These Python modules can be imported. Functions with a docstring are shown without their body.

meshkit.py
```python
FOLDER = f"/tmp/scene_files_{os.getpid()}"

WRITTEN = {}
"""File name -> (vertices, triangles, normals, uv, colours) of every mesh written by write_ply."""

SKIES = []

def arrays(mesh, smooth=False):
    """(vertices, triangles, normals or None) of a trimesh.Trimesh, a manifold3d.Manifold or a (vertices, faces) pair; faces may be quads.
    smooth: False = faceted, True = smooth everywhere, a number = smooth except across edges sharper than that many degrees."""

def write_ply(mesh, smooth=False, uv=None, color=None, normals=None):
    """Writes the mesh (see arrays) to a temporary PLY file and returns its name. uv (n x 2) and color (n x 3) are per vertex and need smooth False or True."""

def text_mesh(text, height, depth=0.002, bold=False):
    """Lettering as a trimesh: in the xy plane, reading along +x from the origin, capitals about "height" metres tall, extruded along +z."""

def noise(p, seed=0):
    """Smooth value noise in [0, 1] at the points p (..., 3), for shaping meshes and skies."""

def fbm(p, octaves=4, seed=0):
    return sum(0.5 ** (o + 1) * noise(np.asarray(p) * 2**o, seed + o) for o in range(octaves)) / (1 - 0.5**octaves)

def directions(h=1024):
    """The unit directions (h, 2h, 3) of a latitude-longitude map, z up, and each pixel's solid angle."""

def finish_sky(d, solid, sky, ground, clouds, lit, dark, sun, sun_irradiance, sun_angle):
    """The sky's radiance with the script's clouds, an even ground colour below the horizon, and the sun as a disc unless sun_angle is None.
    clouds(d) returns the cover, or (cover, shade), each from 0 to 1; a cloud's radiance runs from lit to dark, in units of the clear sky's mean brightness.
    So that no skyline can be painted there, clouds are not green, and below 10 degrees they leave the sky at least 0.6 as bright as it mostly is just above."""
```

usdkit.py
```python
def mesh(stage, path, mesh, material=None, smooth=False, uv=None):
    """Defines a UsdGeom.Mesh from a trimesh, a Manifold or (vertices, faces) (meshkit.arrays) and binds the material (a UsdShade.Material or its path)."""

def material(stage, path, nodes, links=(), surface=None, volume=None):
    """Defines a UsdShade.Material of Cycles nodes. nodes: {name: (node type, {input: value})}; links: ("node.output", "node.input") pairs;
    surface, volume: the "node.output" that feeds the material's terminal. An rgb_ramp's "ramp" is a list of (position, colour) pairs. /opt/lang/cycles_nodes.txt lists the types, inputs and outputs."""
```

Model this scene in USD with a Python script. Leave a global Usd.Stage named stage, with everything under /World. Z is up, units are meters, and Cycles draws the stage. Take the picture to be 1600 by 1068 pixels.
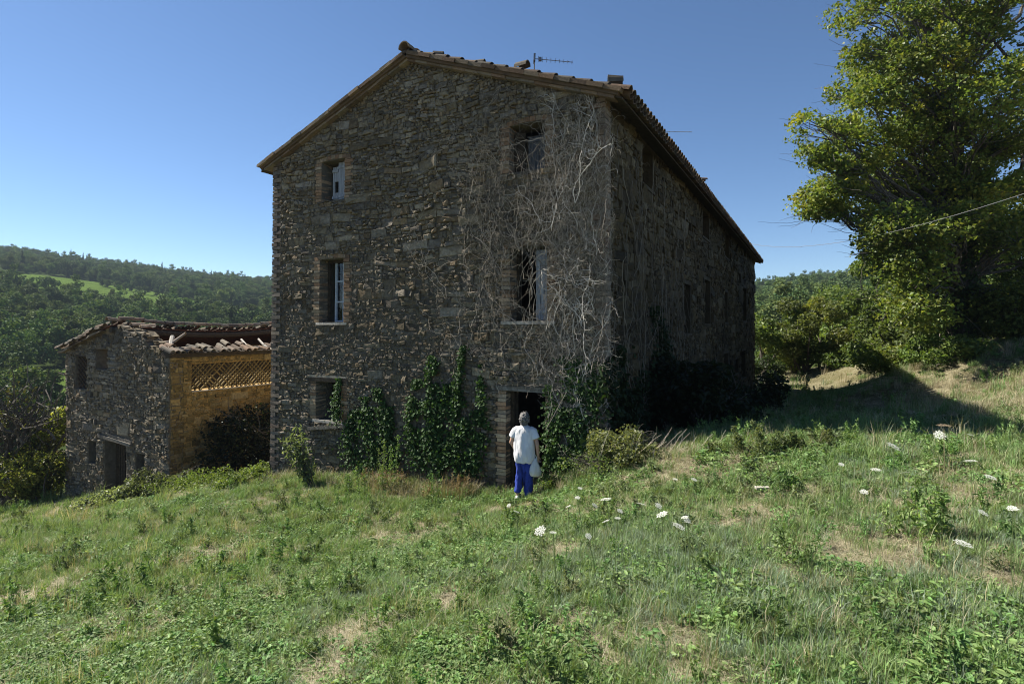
import math
import numpy as np, trimesh, shapely
import manifold3d as m3
from shapely.geometry import Polygon, box as sbox, Point
from shapely.ops import unary_union
from pxr import Usd, UsdGeom, UsdLux, UsdShade, Gf, Sdf, Vt
import usdkit, meshkit

stage = Usd.Stage.CreateInMemory()
UsdGeom.SetStageUpAxis(stage, 'Z'); UsdGeom.SetStageMetersPerUnit(stage, 1.0)
UsdGeom.Xform.Define(stage, '/World'); UsdGeom.Scope.Define(stage, '/World/Looks')

# ------------------------------------------------------------------ camera, sky, sun, exposure
FPX, EYE, HOR = 870.0, 1.65, 514.0        # focal length in photo pixels, eye height, horizon row
cam = UsdGeom.Camera.Define(stage, '/World/camera')
cam.CreateHorizontalApertureAttr(36.0); cam.CreateVerticalApertureAttr(24.03)
cam.CreateFocalLengthAttr(FPX * 36 / 1600); cam.CreateVerticalApertureOffsetAttr(-(534 - HOR) * 36 / 1600)
cam.CreateClippingRangeAttr((0.05, 20000.0)); cam.CreateExposureAttr(1.36); cam.CreateFStopAttr(0.0)
cx = UsdGeom.Xformable(cam); cx.AddTranslateOp().Set((0, 0, EYE)); cx.AddRotateXOp().Set(90.0)

SUN_XY, SUN_EL = np.array([-1.0, 0.445]), math.radians(45.0)
SUN_XY = SUN_XY / np.linalg.norm(SUN_XY)
SUN = np.array([SUN_XY[0] * math.cos(SUN_EL), SUN_XY[1] * math.cos(SUN_EL), math.sin(SUN_EL)])
skym = usdkit.material(stage, '/World/Looks/sky_look', {
    's': ('sky_texture', dict(sky_type='single_scattering', sun_disc=False, sun_elevation=SUN_EL, sun_rotation=math.atan2(SUN[0], SUN[1]),
                              altitude=400.0, air_density=.85, aerosol_density=0.1, ozone_density=4.0)), 'h': ('hsv', dict(saturation=1.06, value=1.06)),
    'b': ('background_shader', dict(strength=0.0505))}, [('s.color', 'h.color'), ('h.color', 'b.color')], surface='b.background')
sky = UsdLux.DomeLight.Define(stage, '/World/sky')
UsdShade.MaterialBindingAPI.Apply(sky.GetPrim()).Bind(skym)
sun = UsdLux.DistantLight.Define(stage, '/World/sun')
sun.CreateNormalizeAttr(True); sun.CreateIntensityAttr(1.25); sun.CreateAngleAttr(0.53); sun.CreateColorAttr((1.0, 0.94, 0.83))
zax = SUN; xax = np.cross([0, 0, 1.0], zax); xax /= np.linalg.norm(xax); yax = np.cross(zax, xax)
UsdGeom.Xformable(sun).AddTransformOp().Set(Gf.Matrix4d(*xax, 0, *yax, 0, *zax, 0, 0, 0, 0, 1))

# ------------------------------------------------------------------ helpers
used = {}
def new_path(parent, name):
    key = f'{parent}/{name}'; k = used.get(key, 0); used[key] = k + 1
    return key if k == 0 else f'{key}_{k:03d}'
def tag(p, label=None, cat=None, group=None, kind=None):
    p = p.GetPrim() if hasattr(p, 'GetPrim') else stage.GetPrimAtPath(p)
    for k, v in (('label', label), ('category', cat), ('group', group), ('kind', kind)):
        if v: p.SetCustomDataByKey(k, v)
    return p
def W(p): return '/World' if p is None else (p if isinstance(p, str) else str(p.GetPath()))
def thing(name, label, cat, loc=(0, 0, 0), rot=0.0, group=None, parent=None, scale=None):
    x = UsdGeom.Xform.Define(stage, new_path(W(parent), name))
    x.AddTranslateOp().Set(tuple(float(a) for a in loc))
    if rot: x.AddRotateZOp().Set(float(rot))
    if scale is not None: x.AddScaleOp().Set(tuple(float(a) for a in (scale if np.ndim(scale) else (scale,) * 3)))
    if label: tag(x, label, cat, group)
    return str(x.GetPath())
def copy_of(src, loc, rot=0.0, scale=None, label=None, group=None, name=None):
    """an instance of a thing already built"""
    s = stage.GetPrimAtPath(src); d = s.GetCustomData()
    p = thing(name or s.GetName().rsplit('_', 1)[0] if s.GetName()[-3:].isdigit() else (name or s.GetName()), label or d.get('label'), d.get('category'), loc, rot, group or d.get('group'), None, scale)
    q = stage.GetPrimAtPath(p); q.GetReferences().AddInternalReference(src)
    q.SetInstanceable(True)
    return p
def xform_group(parent, name, label=None):
    x = UsdGeom.Xform.Define(stage, new_path(W(parent), name))
    if label: tag(x, label)
    return str(x.GetPath())
def put(parent, name, vf, mat, tint=None, smooth=None, label=None, kind=None):
    v, f = vf; v = np.asarray(v, np.float32); f = np.asarray(f, np.int32)
    path = new_path(W(parent), name)
    m = UsdGeom.Mesh.Define(stage, path); n = None
    if smooth is not None:
        if tint is None or np.ndim(tint) == 1 or smooth is True:
            v, f, n = meshkit.arrays((v, f), smooth)
    m.CreatePointsAttr(Vt.Vec3fArray.FromNumpy(np.ascontiguousarray(v, np.float32)))
    m.CreateFaceVertexCountsAttr(Vt.IntArray.FromNumpy(np.full(len(f), f.shape[1], np.int32)))
    m.CreateFaceVertexIndicesAttr(Vt.IntArray.FromNumpy(np.ascontiguousarray(f, np.int32).ravel()))
    m.CreateSubdivisionSchemeAttr('none')
    if n is not None:
        m.CreateNormalsAttr(Vt.Vec3fArray.FromNumpy(n.astype(np.float32))); m.SetNormalsInterpolation('vertex')
    if tint is not None:
        t = np.asarray(tint, np.float32)
        if t.ndim == 1: t = np.tile(t, (len(v), 1))
        UsdGeom.PrimvarsAPI(m).CreatePrimvar('tint', Sdf.ValueTypeNames.Color3fArray, 'vertex').Set(Vt.Vec3fArray.FromNumpy(np.ascontiguousarray(t)))
    UsdShade.MaterialBindingAPI.Apply(m.GetPrim()).Bind(mat)
    if label: tag(m, label)
    if kind: tag(m, kind=kind)
    return path
def cat(parts):
    """join [(v, f)] or [(v, f, tint)]"""
    V, F, T, n = [], [], [], 0
    for p in parts:
        V.append(p[0]); F.append(np.asarray(p[1]) + n); n += len(p[0])
        if len(p) > 2: T.append(np.asarray(p[2]) if np.ndim(p[2]) == 2 else np.tile(np.asarray(p[2], float), (len(p[0]), 1)))
    return (np.vstack(V), np.vstack(F)) if not T else (np.vstack(V), np.vstack(F), np.vstack(T))
BOXQ = np.array([[0, 3, 2, 1], [4, 5, 6, 7], [0, 1, 5, 4], [1, 2, 6, 5], [2, 3, 7, 6], [3, 0, 4, 7]])
BOXT = np.vstack([BOXQ[:, [0, 1, 2]], BOXQ[:, [0, 2, 3]]])
BOXV = np.array([[-1, -1, -1], [1, -1, -1], [1, 1, -1], [-1, 1, -1], [-1, -1, 1], [1, -1, 1], [1, 1, 1], [-1, 1, 1]]) * .5
def boxm(c, s, jit=0.0, rng=None, ax=None):
    v = BOXV * np.asarray(s)
    if jit: v = v + rng.uniform(-jit, jit, v.shape)
    if ax is not None: v = v @ np.asarray(ax)
    return v + np.asarray(c), BOXT
def tube(pts, rad, sides=4, close=True):
    p = np.asarray(pts, float); t = np.gradient(p, axis=0); t /= np.linalg.norm(t, axis=1, keepdims=True) + 1e-12
    a = np.cross(t, np.where(np.abs(t[:, 2:]) < 0.9, [0, 0, 1.0], [1.0, 0, 0])); a /= np.linalg.norm(a, axis=1, keepdims=True) + 1e-12
    b = np.cross(t, a); an = np.arange(sides) * 2 * np.pi / sides
    r = np.broadcast_to(rad, (len(p),))
    v = p[:, None] + r[:, None, None] * (np.cos(an)[None, :, None] * a[:, None] + np.sin(an)[None, :, None] * b[:, None])
    i, j = np.meshgrid(np.arange(len(p) - 1), np.arange(sides), indexing='ij')
    q = np.stack([i * sides + j, i * sides + (j + 1) % sides, (i + 1) * sides + (j + 1) % sides, (i + 1) * sides + j], -1).reshape(-1, 4)
    f = np.vstack([q[:, [0, 1, 2]], q[:, [0, 2, 3]]]); v = v.reshape(-1, 3)
    if close:
        n = len(v); L = (len(p) - 1) * sides
        v = np.vstack([v, p[:1], p[-1:]])
        f = np.vstack([f] + [[[n, (k + 1) % sides, k], [n + 1, L + k, L + (k + 1) % sides]] for k in range(sides)])
    return v, f
def mani(mf):
    m = mf.to_mesh(); return np.array(m.vert_properties[:, :3]), np.array(m.tri_verts)
def ball(c, r, seg=12): return m3.Manifold.sphere(float(r), seg).translate([float(x) for x in c])
def hull(*balls): return m3.Manifold.batch_hull(list(balls))

# ------------------------------------------------------------------ materials
def attr_mat(name, rough=0.9, spec=0.25, noise=None, bump=None, translucent=0.0, hue=0.0, val=0.0, tr_tint=(1.25, 1.2, .55)):
    n = {'a': ('attribute', dict(attribute='tint')), 'p': ('principled_bsdf', dict(roughness=rough, specular_ior_level=spec))}
    L, col = [], 'a.color'
    n['g'] = ('geometry', {})
    if noise:
        sc, amt = noise
        n['no'] = ('noise_texture', dict(scale=sc, detail=5.0, roughness=0.65)); L.append(('g.position', 'no.vector'))
        n['mr'] = ('map_range', dict(from_min=.25, from_max=.75, to_min=1 - amt, to_max=1 + amt)); L.append(('no.fac', 'mr.value'))
        n['hv'] = ('hsv', dict(hue=.5, saturation=1.0)); L += [(col, 'hv.color'), ('mr.result', 'hv.value')]; col = 'hv.color'
    if hue or val:
        n['oi'] = ('object_info', {})
        n['m1'] = ('map_range', dict(from_min=0., from_max=1., to_min=.5 - hue, to_max=.5 + hue)); L.append(('oi.random', 'm1.value'))
        n['wn'] = ('white_noise_texture', dict(dimensions='1D')); L.append(('oi.random', 'wn.w'))
        n['m2'] = ('map_range', dict(from_min=0., from_max=1., to_min=1 - val, to_max=1 + val)); L.append(('wn.value', 'm2.value'))
        n['h2'] = ('hsv', dict(saturation=1.0)); L += [(col, 'h2.color'), ('m1.result', 'h2.hue'), ('m2.result', 'h2.value')]; col = 'h2.color'
    L.append((col, 'p.base_color'))
    if bump:
        n['nb'] = ('noise_texture', dict(scale=bump[0], detail=4.0, roughness=.6)); n['bu'] = ('bump', dict(strength=bump[1], distance=bump[2]))
        L += [('g.position', 'nb.vector'), ('nb.fac', 'bu.height'), ('bu.normal', 'p.normal')]
    out = 'p.BSDF'
    if translucent:
        n['tc'] = ('mix_color', dict(blend_type='multiply', fac=1.0, b=tr_tint, use_clamp=False)); n['tr'] = ('translucent_bsdf', {})
        n['mx'] = ('mix_closure', dict(fac=translucent))
        L += [(col, 'tc.a'), ('tc.result', 'tr.color'), ('p.BSDF', 'mx.closure1'), ('tr.BSDF', 'mx.closure2')]; out = 'mx.closure'
    return usdkit.material(stage, f'/World/Looks/{name}', n, L, surface=out)
def noise_mat(name, c1, c2, scale=8., rough=.9, spec=.25, bump=None, stretch=(1, 1, 1), metallic=0.0, c3=None):
    ramp = [(.3, c1), (.7, c2)] if c3 is None else [(.3, c1), (.52, c2), (.72, c3)]
    n = {'g': ('geometry', {}), 'mp': ('mapping', dict(scale=stretch)), 'no': ('noise_texture', dict(scale=scale, detail=6.0, roughness=.65)),
         'r': ('rgb_ramp', dict(ramp=ramp)), 'p': ('principled_bsdf', dict(roughness=rough, specular_ior_level=spec, metallic=metallic))}
    L = [('g.position', 'mp.vector'), ('mp.vector', 'no.vector'), ('no.fac', 'r.fac'), ('r.color', 'p.base_color')]
    if bump:
        n['nb'] = ('noise_texture', dict(scale=bump[0], detail=4.0)); n['bu'] = ('bump', dict(strength=bump[1], distance=bump[2]))
        L += [('mp.vector', 'nb.vector'), ('nb.fac', 'bu.height'), ('bu.normal', 'p.normal')]
    return usdkit.material(stage, f'/World/Looks/{name}', n, L, surface='p.BSDF')
M_STONE = attr_mat('rubble_stone', noise=(14., .45), bump=(45., .7, .02), rough=.95, spec=.2)
M_BRICK = attr_mat('old_brick', noise=(20., .35), bump=(60., .5, .01), rough=.95, spec=.2)
M_TILE = attr_mat('roof_tile', noise=(9., .5), bump=(50., .4, .01), rough=.9, spec=.2)
M_MORTAR = noise_mat('lime_mortar', (.075, .066, .052), (.14, .122, .096), 7., bump=(30., .8, .03))
M_OCHRE_M = noise_mat('ochre_mortar', (.25, .155, .05), (.42, .28, .10), 4., bump=(25., .8, .03))
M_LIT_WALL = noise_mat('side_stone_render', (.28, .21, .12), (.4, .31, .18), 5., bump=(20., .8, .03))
M_SIDE = noise_mat('shaded_wall_render', (.028, .021, .012), (.075, .06, .036), 2.2, bump=(14., .9, .04), stretch=(1, 1, .6))  # shade of the long side put into the colour, darker than the front
M_WOOD = noise_mat('weathered_wood', (.07, .06, .05), (.2, .18, .15), 14., bump=(40., .6, .01), stretch=(1, 1, 1))
M_DWOOD = noise_mat('dark_wood', (.02, .016, .012), (.07, .055, .04), 14., bump=(40., .6, .01))
M_PALE = noise_mat('bleached_wood', (.32, .29, .25), (.5, .47, .42), 20., bump=(60., .5, .005))
M_SHUT = noise_mat('grey_blue_shutter', (.16, .18, .21), (.34, .37, .41), 22., bump=(40., .4, .006), stretch=(1, 1, .12))
M_GSHUT = noise_mat('dark_grey_shutter', (.05, .055, .065), (.11, .12, .135), 22., stretch=(1, 1, .12))
M_SASH = noise_mat('pale_sash', (.3, .36, .44), (.45, .52, .6), 20.)
M_RED = noise_mat('red_boarding', (.05, .02, .014), (.15, .06, .036), 6.)
M_INT = noise_mat('interior_dark', (.03, .027, .022), (.07, .06, .05), 3.)
M_SLAB = noise_mat('roof_underlay', (.07, .05, .035), (.14, .095, .06), 6.)
M_CABLE = noise_mat('cable', (.12, .12, .12), (.18, .18, .18), 5.)
M_ALU = noise_mat('antenna_metal', (.10, .10, .11), (.2, .2, .21), 5., rough=.5, metallic=.6)
M_GLASS = usdkit.material(stage, '/World/Looks/window_glass', {'t': ('transparent_bsdf', dict(color=(.9, .93, .95))), 'g': ('glossy_bsdf', dict(roughness=.04)), 'f': ('fresnel', dict(IOR=1.5)), 'm': ('mix_closure', {})},
                          [('f.fac', 'm.fac'), ('t.BSDF', 'm.closure1'), ('g.BSDF', 'm.closure2')], surface='m.closure')
M_LEAF = attr_mat('leaf', rough=.5, spec=.35, translucent=.45, hue=.012, val=.25)
M_FAR = attr_mat('far_leaf', rough=.8, spec=.15, translucent=.15, hue=.02, val=.35)
M_GRASS = attr_mat('grass_blade', rough=.6, spec=.25, translucent=.3, hue=.02, val=.3)
M_STRAW = attr_mat('straw', rough=.8, spec=.2, translucent=.15, hue=.01, val=.25)
M_BARK = noise_mat('bark', (.035, .03, .024), (.12, .105, .085), 10., bump=(25., 1., .04), stretch=(1, 1, .3))
M_VINE = attr_mat('dry_vine_wood', rough=.85, spec=.2, noise=(25., .3))

# ------------------------------------------------------------------ terrain height
def ray(px, py): return np.array([(px - 800) / FPX, 1.0, (HOR - py) / FPX])
_cp = np.array([  # x, y, z of points read off the photograph
    (0, 0, 0), (-11.07, 18, -3.72), (-5.89, 13.85, -2.02), (.26, 10.4, -1.40), (.2, 8.6, -1.2), (.2, 9.6, -1.36), (1.62, 9.75, -.75), (2.6, 8.9, -.25), (6.5, 7.3, .16), (14.7, 33.8, -1.75), (20.4, 30.3, -.9), (17.6, 32, -1.95), (19.4, 31, -1.5), (11, 20, -1.0),
    (-17, 21.2, -4.75), (16.5, 20.5, 1.0), (12.5, 16.5, -.55), (15, 14, .8), (22, 20, 1.6), (26, 30, 1.6), (10, 6.5, .55), (-3, 1.5, -.35), (3, 2, .2), (0, 4, -.35), (2.5, 5, -.05),
    (-6, 5, -1.4), (8, 12, -.25), (6, 14, -.6), (10, 24, -1.5), (14, 24, -1.25), (16, 28, -1.65), (20, 36, -1.8), (17.3, 22.5, -.1), (21, 27.5, .3), (-2.5, 11.6, -1.62), (30, 10, 2.6), (18, 8, 1.5), (22, 36, -.7), (28, 44, -.6)])
_res = _cp[:, 2] - (.1526 * _cp[:, 0] - .114 * _cp[:, 1])
_d = np.linalg.norm(_cp[:, None, :2] - _cp[None, :, :2], axis=2)
_k = lambda d: np.exp(-(d / 5.0) ** 1.5)
_w = np.linalg.solve(_k(_d) + .02 * np.eye(len(_cp)), _res)
def skyline(az):
    """tangent-like elevation (height per metre of depth) of the wooded ridge, by compass angle"""
    px = 800 + FPX * np.tan(np.clip(az, -1.25, 1.25))
    row = np.interp(px, [-900, -300, 0, 100, 200, 300, 430, 800, 1180, 1270, 1380, 1600, 2400], [330, 352, 381, 394, 408, 421, 434, 440, 440, 428, 422, 420, 420])
    return (HOR - row) / FPX
def H(x, y):
    x = np.asarray(x, float); y = np.asarray(y, float)
    r = np.hypot(x, y); az = np.arctan2(x, np.maximum(y, -1e9)); s = np.minimum(1, 60 / np.maximum(r, 1e-6))
    xc, yc = x * s, np.maximum(y * s, -14)
    d = np.hypot(xc[..., None] - _cp[:, 0], yc[..., None] - _cp[:, 1])
    near = .1526 * xc - .114 * yc + (_k(d) * _w).sum(-1)
    near = near + (.10 * (meshkit.fbm(np.stack([x * .35, y * .35, 0 * x], -1), 3, 5) - .5) + .05 * (meshkit.noise(np.stack([x * 1.7, y * 1.7, 0 * x], -1), 9) - .5)) * np.clip(r / 2, .2, 1)
    f = np.clip((r - 95) / (640 - 95), 0, 1)
    ridge = EYE + 640 * np.cos(np.clip(az, -1.2, 1.2)) * skyline(az) - 8
    ridge = np.where(np.abs(az) > 1.2, 25.0, ridge)
    hz = near + (ridge - near) * f ** 1.0 + f * (1 - f) * 26 * (meshkit.fbm(np.stack([x / 130, y / 130, 0 * x], -1), 3, 3) - .5)
    return np.where(r > 640, hz - (r - 640) * .05, hz)
def at_ground(px, py, h=0.0, tmax=600.0, t0=1.2):
    """where the line of sight through a photo pixel comes within h of the ground"""
    d = ray(px, py); t = np.exp(np.linspace(math.log(t0), math.log(tmax), 900))
    g = EYE + d[2] * t - H(d[0] * t, t) - h
    k = np.argmax(g < 0) if (g < 0).any() else len(t) - 1
    tt = t[k]
    if k > 0:
        a, b = g[k - 1], g[k]; tt = t[k - 1] + (t[k] - t[k - 1]) * a / (a - b + 1e-12)
    x, y = d[0] * tt, tt
    return np.array([x, y, float(H(x, y))])
# ------------------------------------------------------------------ ground and hills: one polar sheet, split where the wood begins
def polar_sheet(r0, r1, nr, na, name, mat, centre=False, tintf=None):
    R = np.exp(np.linspace(math.log(r0), math.log(r1), nr)); A = np.arange(na) * 2 * np.pi / na
    rr, aa = np.meshgrid(R, A, indexing='ij'); x, y = rr * np.sin(aa), rr * np.cos(aa); z = H(x, y)
    v = np.stack([x, y, z], -1).reshape(-1, 3)
    i, j = np.meshgrid(np.arange(nr - 1), np.arange(na), indexing='ij')
    q = np.stack([i * na + j, i * na + (j + 1) % na, (i + 1) * na + (j + 1) % na, (i + 1) * na + j], -1).reshape(-1, 4)[:, ::-1]
    f = np.vstack([q[:, [0, 1, 2]], q[:, [0, 2, 3]]])
    if centre:
        n = len(v); v = np.vstack([v, [[0, 0, float(H(0., 0.))]]]); k = np.arange(na); f = np.vstack([f, np.stack([np.full(na, n), (k + 1) % na, k], 1)])
    return v, f
gm = usdkit.material(stage, '/World/Looks/meadow_soil', {
    'g': ('geometry', {}), 'a': ('noise_texture', dict(scale=.55, detail=4.0)), 'b': ('noise_texture', dict(scale=9., detail=6.0, roughness=.7)),
    'c': ('noise_texture', dict(scale=60., detail=4.0, roughness=.7)),
    'r1': ('rgb_ramp', dict(ramp=[(.30, (.045, .052, .018)), (.45, (.095, .088, .04)), (.62, (.23, .205, .14))])),
    'r2': ('rgb_ramp', dict(ramp=[(.3, (.048, .044, .02)), (.5, (.12, .104, .056)), (.7, (.29, .265, .19))])),
    'm': ('mix_color', dict(fac=.55)), 'm2': ('map_range', dict(from_min=.25, from_max=.75, to_min=.55, to_max=1.45)), 'h': ('hsv', {}),
    'p': ('principled_bsdf', dict(roughness=1.0, specular_ior_level=.03)), 'bu': ('bump', dict(strength=.8, distance=.03))},
    [('g.position', 'a.vector'), ('g.position', 'b.vector'), ('g.position', 'c.vector'), ('a.fac', 'r1.fac'), ('b.fac', 'r2.fac'), ('r1.color', 'm.a'), ('r2.color', 'm.b'),
     ('m.result', 'h.color'), ('c.fac', 'm2.value'), ('m2.result', 'h.value'), ('h.color', 'p.base_color'), ('c.fac', 'bu.height'), ('bu.normal', 'p.normal')], surface='p.BSDF')
p = put(None, 'meadow_ground', polar_sheet(.25, 75., 210, 480, '', gm, True), gm, smooth=True); tag(p, 'sloping rough meadow ground falling to the left', 'ground', kind='structure')
# the open fields on the far hillside, outlined in plan
def plan(pts): return Polygon([tuple(at_ground(a, b)[:2]) for a, b in pts])
FIELDS = [plan([(-60, 416), (0, 424), (40, 428), (85, 432), (150, 441), (230, 455), (305, 471), (300, 492), (228, 486), (150, 474), (85, 464), (36, 455), (-60, 443)]),
          plan([(346, 484), (372, 481), (398, 483), (396, 506), (350, 508)]), plan([(88, 582), (125, 580), (125, 606), (88, 606)]), plan([(75, 634), (140, 634), (140, 660), (75, 660)])]
hv, hf = polar_sheet(75., 900., 130, 720, '', None)
inf = np.zeros(len(hv), bool)
for P in FIELDS: inf |= shapely.contains_xy(P.buffer(3), hv[:, 0], hv[:, 1])
M_HILL = attr_mat('hill_grass', noise=(.12, .35), spec=0.0, rough=1.0)
p = put(None, 'wooded_hills', (hv, hf), M_HILL, tint=np.where(inf[:, None], [[.07, .108, .025]], [[.035, .05, .018]]), smooth=True); tag(p, 'far hillsides rising behind the houses', 'hills', kind='structure')

# ------------------------------------------------------------------ walls laid stone by stone
PALE_ = np.array([(0.1336, 0.1111, 0.0769), (0.1052, 0.0889, 0.0654), (0.1538, 0.1288, 0.0911), (0.1255, 0.0935, 0.0569), (0.0875, 0.0752, 0.0597), (0.1376, 0.1188, 0.0925), (0.1093, 0.0881, 0.0555)])
class Wall:
    """a plane: o + e*u + n*d, z up. lean = batter of the far edge"""
    def __init__(s, o, e, n, lean=0.0, width=1.0):
        s.o, s.e, s.n, s.lean, s.w = np.array(o, float), np.array(e, float), np.array(n, float), lean, width
    def P(s, u, z, d=0.0):
        u, z, d = np.broadcast_arrays(np.asarray(u, float), np.asarray(z, float), np.asarray(d, float))
        uu = u + s.lean * (5.9 - z) * np.clip(u / s.w, 0, 1.2)
        x = s.o[0] + s.e[0] * uu + s.n[0] * d; y = s.o[1] + s.e[1] * uu + s.n[1] * d
        return np.stack([x, y, z], -1)
    def uz(s, px, py):
        r = ray(px, py); A = np.array([[r[0], -s.e[0]], [r[1], -s.e[1]]])
        t, u = np.linalg.solve(A, s.o[:2]); z = EYE + r[2] * t
        return u / (1 + 0) - (s.lean * (5.9 - z) * np.clip(u / s.w, 0, 1.2)), z
    def rect(s, x0, y0, x1, y1):
        c = [s.uz(x, y) for x in (x0, x1) for y in (y0, y1)]; c = np.array(c)
        return c[:, 0].min(), c[:, 1].min(), c[:, 0].max(), c[:, 1].max()
    def slab(s, poly, d0, d1):
        m = trimesh.creation.extrude_polygon(poly, abs(d1 - d0), engine='earcut')
        v = np.array(m.vertices); f = np.array(m.faces)
        f = trimesh.Trimesh(*_sub(v, f), process=False); v, f = np.array(f.vertices), np.array(f.faces)
        w = s.P(v[:, 0], v[:, 1], min(d0, d1) + v[:, 2])
        a = np.cross(s.e, [0, 0, 1.0]); return (w, f if np.dot(a, s.n) > 0 else f[:, ::-1])
    def box(s, u, z, d, su, sz, sd, jit=0.0, rng=None, rot=0.0):
        v = BOXV * (su, sz, sd)
        if jit: v = v + rng.uniform(-jit, jit, v.shape)
        if rot: c_, s_ = math.cos(rot), math.sin(rot); v = np.stack([v[:, 0] * c_ - v[:, 1] * s_, v[:, 0] * s_ + v[:, 1] * c_, v[:, 2]], 1)
        a = np.cross(s.e, [0, 0, 1.0]); f = BOXT if np.dot(a, s.n) > 0 else BOXT[:, ::-1]
        return s.P(u + v[:, 0], z + v[:, 1], d + v[:, 2]), f
def _sub(v, f): return v, f
def stone_mesh(wall, poly, depth, rng, k=9):
    """one stone: an irregular face standing proud of the joint"""
    ext = poly.simplify(.006).exterior; pts = np.array(ext.coords[:-1])
    if len(pts) < 7:                       # break the longest sides
        for _ in range(9 - len(pts)):
            e = np.linalg.norm(np.roll(pts, -1, 0) - pts, axis=1); i = int(e.argmax()); pts = np.insert(pts, i + 1, pts[i] + (pts[(i + 1) % len(pts)] - pts[i]) * rng.uniform(.35, .65) + rng.normal(0, .05 * min(e[i], .15), 2), axis=0)
    k = len(pts)
    c = np.array(poly.centroid.coords[0]); size = math.sqrt(poly.area)
    if Polygon(pts).exterior.is_ccw is False: pts = pts[::-1]
    tu, tz = rng.normal(0, .17, 2); q = pts - c
    d1 = depth * .62 + q[:, 0] * tu + q[:, 1] * tz + rng.normal(0, .003, k)
    s2 = rng.uniform(.62, .86); p2 = c + q * s2 + rng.normal(0, .05 * size, (k, 2)) * .5
    d2 = depth + (q[:, 0] * tu + q[:, 1] * tz) * s2 + rng.normal(0, .06 * min(size, .2), k)
    d1 = np.clip(d1, .002, .09); d2 = np.clip(d2, d1 * .8 + .002, .10)
    u = np.r_[pts[:, 0], pts[:, 0], p2[:, 0], c[0] + rng.normal(0, .02)]; z = np.r_[pts[:, 1], pts[:, 1], p2[:, 1], c[1] + rng.normal(0, .01)]
    d = np.r_[np.full(k, -.03), d1, d2, d2.mean() + rng.uniform(-.004, .012)]
    i = np.arange(k); j = (i + 1) % k
    f = np.vstack([np.stack([i, j, k + j], 1), np.stack([i, k + j, k + i], 1), np.stack([k + i, k + j, 2 * k + j], 1), np.stack([k + i, 2 * k + j, 2 * k + i], 1), np.stack([2 * k + i, 2 * k + j, np.full(k, 3 * k)], 1)])
    if np.dot(np.cross(wall.e, [0, 0, 1.0]), wall.n) < 0: f = f[:, ::-1]
    return wall.P(u, z, d), f
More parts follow.
